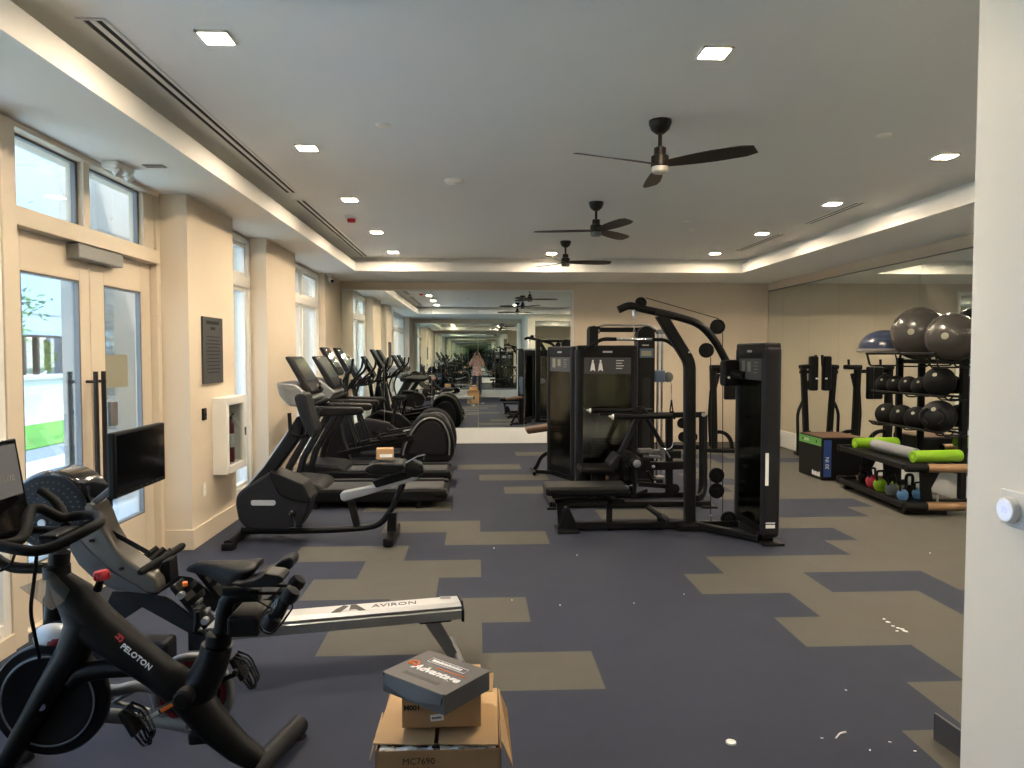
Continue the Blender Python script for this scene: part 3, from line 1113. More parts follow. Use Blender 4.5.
# ================================================================== spin bike, nearest on the left
def peloton():
    Y = 2.75
    c = crop(0, 440, 2.341)
    q = lambda u, v, dy=0: c(u, v, Y + dy)
    base = V((P(150, 600, Y).x, Y, 0))
    t = thing('spin_bike', 'matt black spin bike with a red resistance knob and touchscreen, nearest the camera', 'exercise bike', base)
    # frame
    m = MB()
    m.tube([q(132, 318), q(175, 365), q(225, 432), q(300, 490), q(375, 545), q(440, 592), q(505, 672), q(560, 722), q(606, 752)],
           [.036, .066, .076, .068, .062, .072, .062, .052, .042], 18)
    m.tube([q(452, 600), q(478, 560), q(500, 515), q(508, 480)], [.072, .064, .058, .056], 18)
    m.tube([q(150, 335), q(205, 420), q(170, 500), q(110, 590), q(30, 730), q(-18, 815)], [.045, .078, .06, .046, .038, .034], 18)
    m.tube([q(440, 575), q(340, 530), q(240, 535), q(185, 545), q(165, 570)], [.042, .036, .036, .038, .03], 16)
    m.box(q(470, 690), (.075, .07, .05), .012, Matrix.Rotation(R(-4), 4, 'Y'))
    fr = m.build('frame', 'black_metal', t)
    n = V((0, -1, 0))
    d0, d1 = q(287, 478, -.072), q(352, 530, -.072)
    rt = (d1 - d0).normalized()
    up = n.cross(rt) * 1
    tx = MB().text('PELOTON', d0 + up * -.014 + V((0, -.001, 0)), rt, up, .030, .0008, bold=.0006)
    tx.build('lettering', 'white_print', fr)
    # round emblem of the maker next to the word
    e = MB()
    cc = q(281, 466, -.0745)
    arc = [cc + rt * (math.cos(a) * .0085) + up * (math.sin(a) * .0085) for a in [R(x) for x in range(-70, 231, 20)]]
    e.tube(arc, .0028, 6)
    e.tube([cc - rt * .020 - up * .004, cc - rt * .004 - up * .004], .0026, 6)
    e.tube([cc - rt * .018 + up * .010, cc - rt * .001 + up * .012, cc + rt * .009 + up * .011], .0024, 6)
    e.build('logo', 'red', fr)
    # head post
    m = MB()
    m.cyl(q(140, 262), q(128, 415), .036, n=20)
    m.lathe([(.034, 0), (.046, .006), (.046, .05), (.034, .056)], q(133, 305) - V((0, 0, .03)), n=22)
    m.build('handlebar_post', 'black_metal', t)
    # stabilisers
    bx = q(606, 752)
    m = MB()
    a, b = P(301, 729, 3.14), P(250, 779, 2.74)
    a.z = b.z = .055
    m.tube([b, b.lerp(a, .04), b.lerp(a, .96), a], [.03, .042, .042, .03], 16)
    st = m.build('rear_stabiliser', 'charcoal', t)
    for e_ in (a, b):
        f_ = e_.lerp((a + b) / 2, .12)
        MB().lathe([(.03, 0), (.035, .004), (.03, .016)], V((f_.x, f_.y, 0)), n=16).build('rubber_foot', 'rubber', st)
    fz = q(-18, 815)
    fz.z = .05
    m = MB()
    a, b = fz + V((-.03, .28, 0)), fz + V((-.03, -.25, 0))
    m.tube([b, b.lerp(a, .04), b.lerp(a, .96), a], [.03, .04, .04, .03], 16)
    st = m.build('front_stabiliser', 'charcoal', t)
    for e_ in (a, b):
        f_ = e_.lerp((a + b) / 2, .12)
        MB().lathe([(.03, 0), (.035, .004), (.03, .014)], V((f_.x, f_.y, 0)), n=16).build('rubber_foot', 'rubber', st)
    # flywheel
    wc = P(52, 698, Y + .03)
    Rw = .213
    MB().lathe([(.0, -.022), (Rw * .60, -.022), (Rw * .66, -.03), (Rw * .80, -.03), (Rw * .84, -.022), (Rw * .97, -.022), (Rw, -.012), (Rw, .012), (Rw * .97, .022), (0, .022)], wc, (0, 1, 0), 64).build('flywheel', 'satin_black', t)
    m = MB()
    m.lathe([(Rw * .775, -.0298), (Rw * .785, -.0325), (Rw * .795, -.033), (Rw * .805, -.0325), (Rw * .815, -.0298)], wc, (0, 1, 0), 64, cap=False)
    m.build('flywheel_ring', 'grey_paint', t)
    MB().cyl(wc + V((0, -.07, 0)), wc + V((0, .06, 0)), .016).build('axle', 'chrome', t)
    # silver drive guard on the far side
    g = lambda u, v, dy=.12: crop(0, 440, 2.341)(u, v, Y + dy)
    bb = g(452, 592)
    m = MB()
    ringp = [bb + V((math.cos(a) * .145, 0, math.sin(a) * .145)) for a in [2 * PI * i / 40 for i in range(40)]]
    m.tube(ringp, .017, 10, closed=True)
    m.tube(fil([g(390, 590), g(330, 572), g(262, 590), g(150, 560)], .05), .022, 10)
    m.tube(fil([g(440, 665), g(350, 655), g(262, 645), g(140, 640)], .05), .028, 10)
    m.tube([g(345, 570), g(268, 612), g(350, 635)], .012, 8)
    dg = m.build('drive_guard', 'steel_grey', t)
    MB().lathe([(.0, 0), (.125, 0), (.13, .006), (.125, .012), (0, .012)], bb, (0, 1, 0), 40).build('guard_disc', 'charcoal', dg)
    m = MB()
    for rr in (.118, .085):
        m.tube([bb + V((math.cos(a) * rr, -.003, math.sin(a) * rr)) for a in [2 * PI * i / 32 for i in range(32)]], .011, 8, closed=True)
    m.build('guard_stripe', 'dark_red', dg)
    c0 = c(133, 466, Y + .06)
    m = MB(); m.ball(c0, (.085, .05, .058), 24, 16, Matrix.Rotation(R(12), 4, 'Y')); m.build('flywheel_fender', 'silver_paint', t)
    MB().ball(c0 + V((.012, -.018, 0)), (.05, .035, .03), 16, 10).build('brake_light', 'dark_red', t)
    # crank and pedals
    bq = q(432, 602, -.09)
    m = MB()
    m.lathe([(.0, -.03), (.026, -.03), (.034, -.02), (.034, .02), (.026, .03)], bq, (0, 1, 0), 24)
    pl, pr = q(325, 660, -.12), q(553, 545, .12)
    m.tube([bq, pl], .014, sq=(.028, .018))
    m.tube([q(440, 595, .10), pr], .014, sq=(.028, .018))
    m.cyl(q(436, 598, -.1), q(436, 598, .12), .016)
    m.build('crank', 'black_metal', t)
    # stickers on the crank arm
    dv = (pl - bq).normalized()
    for s_, mt_, l in ((.36, 'orange', .045), (.68, 'white_print', .05)):
        o_ = bq.lerp(pl, s_) + V((0, -.0145, 0))
        MB().tube([o_ - dv * l / 2, o_ + dv * l / 2], .01, sq=(.002, .014)).build('crank_sticker', mt_, t)
    for pc, sy in ((q(308, 655, -.17), -1), (q(560, 530, .17), 1)):
        m = MB()
        rot = Matrix.Rotation(R(62), 4, 'Y')
        m.box(pc, (.10, .075, .022), .006, rot)
        m.cyl(pc, pc + V((0, -sy * .06, 0)), .009)
        pd = m.build('pedal', 'black_metal', t)
        m = MB()
        ax = rot.to_3x3() @ V((1, 0, 0))
        nz = rot.to_3x3() @ V((0, 0, 1))
        for yy in (-.028, .0, .028):
            m.tube(fil([pc - ax * .05 + V((0, yy, 0)) + nz * .012, pc + nz * .045 + V((0, yy, 0)) - ax * .01, pc + ax * .085 + V((0, yy * .7, 0)) + nz * .04, pc + ax * .105 + V((0, yy * .6, 0)), pc + ax * .05 + V((0, yy, 0))], .02), .0042, 6)
        m.tube(fil([pc + ax * .07 + V((0, -.035, 0)) + nz * .02, pc + ax * .115 + V((0, 0, 0)) + nz * .012, pc + ax * .07 + V((0, .035, 0)) + nz * .02], .02), .0042, 6)
        m.build('toe_cage', 'gloss_black', pd)
        m = MB()
        m.ball(pc + nz * .022 - ax * .01, (.012, .012, .012), 10, 8); m.ball(pc + nz * .03 + ax * .025, (.010, .014, .008), 10, 8)
        m.build('cleat_screw', 'chrome', pd)
    # resistance knob
    k0 = c(238, 316, Y - .01)
    MB().tube([k0 + V((-.004, 0, -.02)), q(228, 350)], [.012, .016], 12).build('knob_stem', 'black_plastic', t)
    m = MB()
    m.lathe([(.012, -.02), (.024, -.016), (.027, -.004), (.027, .006), (.022, .016), (.008, .018)], k0, (-.15, 0, 1), 20)
    for k in range(6):
        a = k * PI / 3
        m.ball(k0 + V((math.cos(a) * .024, math.sin(a) * .024, -.002)), (.008, .008, .016), 8, 6)
    m.build('resistance_knob', 'red', t)
    # seat post, slider, saddle
    s = crop(180, 540, 6.985)
    sq = lambda u, v, dy=0: s(u, v, Y + dy)
    m = MB()
    m.tube([sq(262, 760), sq(300, 600), sq(308, 520), sq(325, 440), sq(365, 398), sq(430, 385), sq(560, 385)], [.031, .031, .031, .030, .028, .026, .024], 18)
    m.lathe([(.04, 0), (.046, .005), (.046, .045), (.036, .052)], sq(268, 735), (.08, 0, 1), 22)
    m.box(sq(400, 350), (.10, .05, .03), .006)
    m.build('seat_post', 'black_metal', t)
    MB().tube(fil([sq(160, 640, -.03), sq(110, 640, -.03), sq(120, 500, -.03)], .01), .009, 8).build('clamp_lever', 'black_metal', t)
    secs = [(48, 195, 205, .010), (70, 168, 215, .020), (120, 150, 222, .026), (190, 147, 232, .030), (260, 146, 262, .042), (330, 146, 290, .062), (400, 148, 288, .076), (460, 145, 262, .082), (520, 142, 225, .078), (555, 145, 195, .062), (568, 160, 180, .03)]
    rings = []
    for u, v0, v1, hw in secs:
        top_, bot = sq(u, v0), sq(u, v1)
        ring = []
        for k in range(16):
            a = 2 * PI * k / 16
            ca, sa = math.cos(a), math.sin(a)
            zc, hz = (top_.z + bot.z) / 2, (top_.z - bot.z) / 2
            prof = hz * sa
            if sa < 0:       # the shell curves down at its sides
                prof = -hz * (abs(ca) ** .7)* .98 if abs(ca) > .2 else -hz * .35
            ring.append(V((top_.x, Y + hw * ca, zc + prof)))
        rings.append(ring)
    MB().loft(rings).build('saddle', 'vinyl', t)
    # weight cradle behind the saddle
    m = MB()
    m.box(sq(495, 545), (.115, .20, .075), .012)
    m.tube(fil([sq(480, 320, -.08), sq(640, 318, -.08), sq(770, 322, -.08)], .02), .006, 8)
    m.tube(fil([sq(480, 372, -.08), sq(740, 372, -.08)], .02), .006, 8)
    m.tube(fil([sq(480, 320, .08), sq(700, 318, .08)], .02), .006, 8)
    m.tube([sq(500, 400, -.06), sq(640, 480, -.06)], .003, 6)
    wcr = m.build('weight_cradle', 'black_plastic', t)
    for uv, ya, yb in (([(355, 308), (380, 300), (420, 302), (520, 282), (575, 255), (592, 232), (625, 240), (690, 248), (724, 268), (715, 295), (660, 325), (560, 335), (420, 332)], -.12, -.02), ([(545, 222), (600, 220), (650, 190), (690, 152), (735, 132), (768, 120), (790, 142), (788, 192), (745, 222), (700, 252), (620, 252), (560, 250)], .06, .16)):
        mm = MB(); mm.slab(s, uv, Y + ya, Y + yb, .008); mm.build('weight_tray', 'charcoal', wcr)
    m = MB()
    m.tube(fil([sq(560, 600, -.10), sq(575, 640, -.10), sq(640, 665, -.10), sq(700, 600, -.1), sq(790, 470, -.1), sq(775, 430, -.1), sq(690, 560, -.1)], .02), .0035, 6)
    m.build('wire_holder', 'gloss_black', t)
    m = MB()
    m.tube(fil([sq(600, 530, -.02), sq(700, 380, -.02), sq(650, 520, -.02), sq(700, 570, -.02), sq(760, 450, -.02)], .02), .0035, 6)
    m.build('wire_holder', 'gloss_black', t)
    # handlebar
    h = crop(0, 420, 5.485)
    m = MB()
    pts = [h(0, 690, 2.50), h(100, 712, 2.48), h(200, 722, 2.50), h(300, 695, 2.53), h(400, 645, 2.57), h(500, 592, 2.62), h(552, 560, 2.70), h(540, 525, 2.80), h(470, 520, 2.84), h(390, 530, 2.84), h(340, 542, 2.82), h(280, 512, 2.80), h(220, 480, 2.78), h(170, 488, 2.75), h(150, 540, 2.70), h(150, 600, 2.64), h(120, 655, 2.58), h(50, 682, 2.53), h(-60, 690, 2.5), h(-60, 690, 2.5)]
    m.tube(fil(pts[:-1], .03, 4), .0185, 12)
    m.tube(fil([h(0, 655, 2.95), h(110, 605, 2.97), h(230, 605, 2.92), h(400, 612, 2.86), h(520, 560, 2.82)], .05), .0175, 12)
    m.tube(fil([h(222, 388, 3.0), h(300, 440, 2.98), h(345, 505, 2.95), h(360, 580, 2.9)], .03), .0185, 12)
    m.tube(fil([h(-60, 690, 2.5), h(-110, 660, 2.6), h(-90, 640, 2.9), h(0, 655, 2.95)], .03), .018, 12)
    hb = m.build('handlebar', 'rubber', t)
    m = MB(); m.box(h(330, 640, 2.72), (.07, .16, .05), .012); m.build('handlebar_clamp', 'black_metal', hb)
    # touchscreen
    c1, c2 = P(16, 438, 2.98), P(33.5, 536, 2.98)
    dn = (c2 - c1)
    nrm = dn.cross(V((0, 1, 0))).normalized()
    if nrm.x < 0:
        nrm = -nrm
    wv = V((.0, -.56, 0))
    b_ = MB().prism([c1, c2, c2 + wv, c1 + wv], -nrm * .022, .005)
    sc = b_.build('touchscreen', 'gloss_black', t)
    i = .07
    A = c1 + dn * .05 + wv * .03 + nrm * .0008
    B = c1 + dn * .55 + wv * .03 + nrm * .0008
    MB().prism([A, B, B + wv * .94, A + wv * .94], nrm * .0006).build('display_area', 'screen_on', sc, smooth=False)
    rt = -wv.normalized()
    MB().text('RATE', c1 + dn * .40 + wv * .10 + nrm * .0018, rt, -dn.normalized(), .028, .0003, 'RIGHT').build('display_text', 'placard_grey', sc)
    m = MB()
    m.tube(fil([(c1 + c2) / 2 + wv * .5 - nrm * .03, (c1 + c2) / 2 + wv * .5 - nrm * .10 + V((0, 0, -.06)), q(20, 300), q(125, 300)], .05), .02, 12)
    m.build('screen_mount', 'black_metal', t)
    # clear tray and hose
    tr = [(98, 325), (150, 378), (120, 400), (45, 345)]
    k = [c(u, v, 2.66) for u, v in tr]
    MB().prism(k, V((0, .0, .0)) + (k[1] - k[0]).cross(k[3] - k[0]).normalized() * .003, .0008).build('clear_tray', 'clear_plastic', t)
    m = MB()
    k2 = [c(98, 325, 2.66), c(150, 378, 2.66)]
    m.prism([k2[0], k2[1], k2[1] + V((.01, .02, .035)), k2[0] + V((.01, .02, .035))], V((0, .003, 0)))
    m.build('tray_lip', 'clear_plastic', t)
    m = MB()
    m.tube(fil([q(86, 268, -.08), q(80, 330, -.1), q(70, 400, -.1), q(82, 460, -.06), q(92, 510, -.02)], .05), .0065, 8)
    m.tube(fil([h(80, 740, 2.6), h(60, 800, 2.6), h(0, 830, 2.6), h(-80, 820, 2.65)], .05), .005, 8)
    m.build('brake_hose', 'rubber', t)
    # two small dumbbells resting in the cradle
    for lab, a_, b_2 in (('small black dumbbell hanging behind the bike saddle, nearer one', sq(635, 575, -.13), sq(770, 385, -.13)), ('small black dumbbell behind the bike saddle, farther one', sq(720, 420, .05), sq(815, 300, .05))):
        d = thing('dumbbell', lab, 'dumbbell', (a_ + b_2) / 2, 'light dumbbells on the spin bike')
        MB().cyl(a_, b_2, .017, n=16).build('handle', 'rubber', d)
        for e_ in (a_, b_2):
            dv = (b_2 - a_).normalized()
            MB().lathe([(.012, -.03), (.027, -.022), (.032, 0), (.027, .022), (.012, .03)], e_, dv, 18).build('head', 'charcoal', d)


peloton()


# ================================================================== rowing machine with screen
def rower():
    base = V((-1.1, 3.65, 0))
    t = thing('rowing_machine', 'silver and black rowing machine with raised screen and long white rail', 'rowing machine', base)
    # axis: end of the rail to the drum
    E_ = V((-.10, 3.93, 0))
    ax = V((-.975, -.2, 0)).normalized()
    sd = V((-ax.y, ax.x, 0))       # towards the far side
    if sd.y < 0:
        sd = -sd
    pt = lambda s, o, z: E_ + ax * s + sd * o + V((0, 0, z))
    # rail
    m = MB()
    prof = [(-.088, .238), (-.088, .285), (-.078, .292), (-.082, .305), (-.05, .318), (.05, .318), (.082, .305), (.078, .292), (.088, .285), (.088, .238)]
    m.prism([pt(0, o, z) for o, z in prof], ax * 1.30)
    m.build('rail', 'steel_grey', t, ang=20)
    m = MB()
    m.prism([pt(.004, o, z) for o, z in ((-.080, .306), (-.05, .3195), (.05, .3195), (.080, .306), (.05, .315), (-.05, .315))], ax * 1.29)
    tp = m.build('rail_top', 'silver_paint', t)
    rr = -ax
    MB().text('AVIRON', pt(.47, -.022, .3199), rr, sd, .064, .0006, shear=.1).build('lettering', 'charcoal', tp)
    m = MB()
    lp = lambda x, y: pt(.66 - x, -.055 + y, .3197)
    m.prism([lp(-.02, 0), lp(.03, 0), lp(.075, .085), lp(.05, .10), lp(.01, .055)], (0, 0, .0006))
    m.prism([lp(.085, .10), lp(.115, .10), lp(.16, 0), lp(.125, 0), lp(.108, .03), lp(.085, .03), lp(.075, .012)], (0, 0, .0006))
    m.build('logo', 'black_print', tp)
    for k in range(3):
        MB().bb(pt(.10, .02 + .014 * k, .3197), pt(.04, .027 + .014 * k, .3202)).build('warning_print', 'grey_paint', tp)
    m = MB(); m.prism([pt(-.012, o * 1.06, z) for o, z in [(-.088, .225), (-.088, .29), (-.05, .325), (.05, .325), (.088, .29), (.088, .225)]], ax * .014, .003); m.build('end_cap', 'black_plastic', t)
    # rear leg
    m = MB()
    m.box(pt(.14, 0, .235), (.17, .16, .018), .004, Matrix.Rotation(math.atan2(ax.y, ax.x), 4, 'Z'))
    m.build('leg_bracket', 'black_metal', t)
    m = MB()
    for o in (-.06, .06):
        m.prism([pt(.20, o, .23), pt(.12, o, .23), pt(-.005, o, .0), pt(.055, o, .0)], sd * .014, .002)
    m.prism([pt(.19, -.05, .225), pt(.15, -.05, .225), pt(.03, -.05, .015), pt(.055, -.05, .015)], sd * .10, .002)
    m.tube([pt(.02, -.17, .025), pt(.02, .17, .025)], .024, 14)
    m.build('rear_leg', 'grey_paint', t)
    # seat on the rail
    c5 = crop(180, 540, 6.985)
    m = MB()
    rings = []
    for s_, zt, hw in ((1.19, .405, .03), (1.17, .425, .10), (1.12, .428, .145), (1.05, .425, .15), (.98, .43, .14), (.94, .455, .125), (.915, .475, .10), (.91, .47, .06)):
        ring = []
        for k in range(16):
            a = 2 * PI * k / 16
            dip = -.018 * math.cos(a) ** 2 * 0 + (.018 * abs(math.cos(a)) ** 2)
            zz = zt + dip if math.sin(a) >= 0 else zt - .05 + .01 * abs(math.cos(a))
            ring.append(pt(s_, hw * math.cos(a), zz + .006 * math.sin(a)))
        rings.append(ring)
    m.loft(rings)
    st = m.build('seat', 'charcoal', t)
    m = MB(); m.box(pt(1.05, 0, .35), (.16, .13, .06), .01, Matrix.Rotation(math.atan2(ax.y, ax.x), 4, 'Z')); m.build('seat_carriage', 'black_plastic', st)
    # foot section: dark side plates, foot rests with orange buckles
    g = crop(60, 440, 3.84)
    m = MB()
    for o in (3.46, 3.76):
        m.prism([g(185, 640, 3.5) + V((0, o - 3.5, 0)), g(215, 572, 3.5) + V((0, o - 3.5, 0)), g(420, 590, 3.5) + V((0, o - 3.5, 0)), g(530, 690, 3.5) + V((.02, o - 3.5, 0)), g(500, 735, 3.5) + V((.02, o - 3.5, 0)), g(330, 632, 3.5) + V((0, o - 3.5, 0)), g(240, 690, 3.5) + V((0, o - 3.5, 0))], V((0, .018, 0)), .003)
    m.bb(pt(1.25, -.10, .20), pt(1.32, .10, .30), .005)
    m.build('foot_frame', 'charcoal', t)
    for o, lab in ((3.42, 0), (3.70, 1)):
        f0 = lambda u, v: g(u, v, 3.5) + V((0, o - 3.5 + .02, 0))
        m = MB()
        A, B = f0(455, 540), f0(585, 700)
        m.prism([A, B, B + V((.0, .11, 0)), A + V((0, .11, 0))], V((-.02, 0, -.016)), .004)
        fp = m.build('foot_rest', 'black_plastic', t)
        m = MB()
        for s_ in (.22, .45):
            p_ = A.lerp(B, s_)
            m.tube(fil([p_ + V((0, -.006, 0)), p_ + V((.045, .02, .035)), p_ + V((.045, .09, .035)), p_ + V((0, .116, 0))], .03), .01, sq=(.004, .028))
        m.build('strap', 'rubber', fp)
        p_ = A.lerp(B, .14) + V((.028, .012, .028))
        MB().box(p_, (.022, .028, .02), .005, R(20)).build('buckle', 'orange', fp)
        for s_ in (.55, .78):
            MB().bb(A.lerp(B, s_) + V((.004, .02, .008)), A.lerp(B, s_) + V((.022, .08, .024)), .003).build('size_mark', 'grey_paint', fp)
    m = MB()
    for u, v in ((460, 600), (553, 698)):
        p_ = g(u, v, 3.40)
        m.cyl(p_, p_ + V((0, .03, 0)), .016, n=16)
    m.build('frame_bolt', 'silver', t)
    m = MB(); m.prism([g(510, 650, 3.40), g(535, 650, 3.40), g(535, 725, 3.40), g(510, 735, 3.40)], (0, .06, 0), .004); m.tube([g(510, 735, 3.4), g(560, 745, 3.4)], .012, 10); m.build('fold_bracket', 'black_metal', t)
    # silver neck
    m = MB()
    n0 = 3.44
    outl = [(30, 300), (60, 262), (95, 238), (128, 246), (150, 290), (172, 350), (212, 415), (262, 465), (318, 505), (366, 530), (380, 560), (376, 592), (300, 594), (215, 578), (140, 545), (70, 480), (35, 420)]
    m.slab(g, outl, n0, n0 + .15, .03, 4)
    nk = m.build('neck', 'bronze_silver', t)
    m = MB(); m.slab(g, [(40, 330), (75, 380), (130, 440), (210, 510), (300, 560), (340, 592), (215, 578), (140, 545), (70, 480), (35, 420)], n0 - .004, n0 + .02, .006); m.build('side_cover', 'sign_grey', nk)
    m = MB()
    for u, v in ((142, 387), (255, 492)):
        m = MB(); m.cyl(g(u, v, n0 + .06) + V((0.012, -.08, .02)), g(u, v, n0 + .06) + V((0, .02, 0)), .008, n=10); m.build('screw', 'black_metal', nk)
    # fan drum
    e = crop(0, 420, 5.485)
    dc = e(270, 505, 3.44)
    m = MB(); m.lathe([(.14, 0), (.180, .012), (.190, .03), (.190, .20), (.180, .218), (.14, .23)], dc + V((0, 0, 0)), (0, 1, 0), 56)
    dr = m.build('fan_drum', 'gloss_black', t)
    m = MB(); m.lathe([(.0, -.004), (.145, -.004), (.17, .002), (.17, .01), (0, .01)], dc, (0, 1, 0), 48); gr = m.build('drum_grille', 'charcoal', dr)
    m = MB()
    for rr_ in (.05, .08, .11, .14):
        nn = int(rr_ * 260)
        for k in range(nn):
            a = 2 * PI * k / nn
            m.bb(dc + V((math.cos(a) * rr_ - .004, -.0065, math.sin(a) * rr_ - .0025)), dc + V((math.cos(a) * rr_ + .004, -.002, math.sin(a) * rr_ + .0025)))
    m.build('grille_slot', 'sign_grey', dr)
    MB().cyl(dc + V((-.03, -.012, -.05)), dc + V((-.03, 0, -.05)), .018, n=20).build('drum_badge', 'white_print', dr)
    # base under the drum
    m = MB()
    m.box((-1.95, 3.53, .30), (.16, .16, .45), .02)
    m.box((-1.75, 3.55, .22), (.55, .14, .12), .02)
    m.tube([(-2.0, 3.27, .04), (-2.0, 3.79, .04)], .035, 14)
    m.bb((-2.06, 3.46, .03), (-1.90, 3.6, .2), .01)
    m.build('front_base', 'charcoal', t)
    # screen on its arm
    s8 = crop(100, 420, 8.533)
    a0, a1 = s8(135, 128, 3.45), s8(560, 32, 3.98)
    a0.x = a1.x = (a0.x + a1.x) / 2
    z0, z1 = s8(110, 680, 3.40).z, a0.z
    x = a0.x
    m = MB(); m.bb((x - .035, 3.43, z0 - .005), (x, 3.975, z1 + .01), .008)
    sc = m.build('monitor', 'black_plastic', t)
    MB().bb((x, 3.45, z0 + .02), (x + .0015, 3.96, z1 - .005)).build('monitor_glass', 'screen_black', sc, smooth=False)
    m = MB()
    for k in range(4):
        m.box((x + .0018, 3.69 + k * .06, z0 + .012), (.001, .006, .008))
    m.build('monitor_icon', 'grey_paint', sc)
    m = MB(); m.tube([g(95, 272, 3.47), g(205, 184, 3.50), V((x - .06, 3.66, (z0 + z1) / 2))], .02, sq=(.045, .03)); m.build('monitor_arm', 'grey_paint', t)
    # handle and its strap
    ha, hb = g(306, 510, 3.42), g(474, 404, 3.78)
    h = MB().tube([ha, ha.lerp(hb, .05), ha.lerp(hb, .4), ha.lerp(hb, .45), ha.lerp(hb, .55), ha.lerp(hb, .6), ha.lerp(hb, .95), hb], [.013, .018, .018, .014, .014, .018, .018, .013], 14).build('row_handle', 'rubber', t)
    m = MB(); m.tube([g(168, 338, 3.5), g(250, 383, 3.5), g(345, 436, 3.5)], .004, sq=(.006, .022)); m.build('drive_strap', 'black_plastic', t)
    m = MB()
    cr_ = [(285, 462), (370, 404), (420, 408), (420, 470), (340, 500)]
    for v_ in (0, 1, 2):
        m.prism([g(288 + v_ * 30, 462 + v_ * 8, 3.56), g(368 + v_ * 26, 404 + v_ * 4, 3.66), g(378 + v_ * 26, 412 + v_ * 4, 3.66), g(298 + v_ * 30, 474 + v_ * 8, 3.56)], (0, .02, -.015), .002)
    m.slab(g, [(385, 470), (418, 460), (425, 545), (395, 560), (380, 520)], 3.52, 3.62, .006)
    m.build('handle_cradle', 'black_plastic', t)


rower()


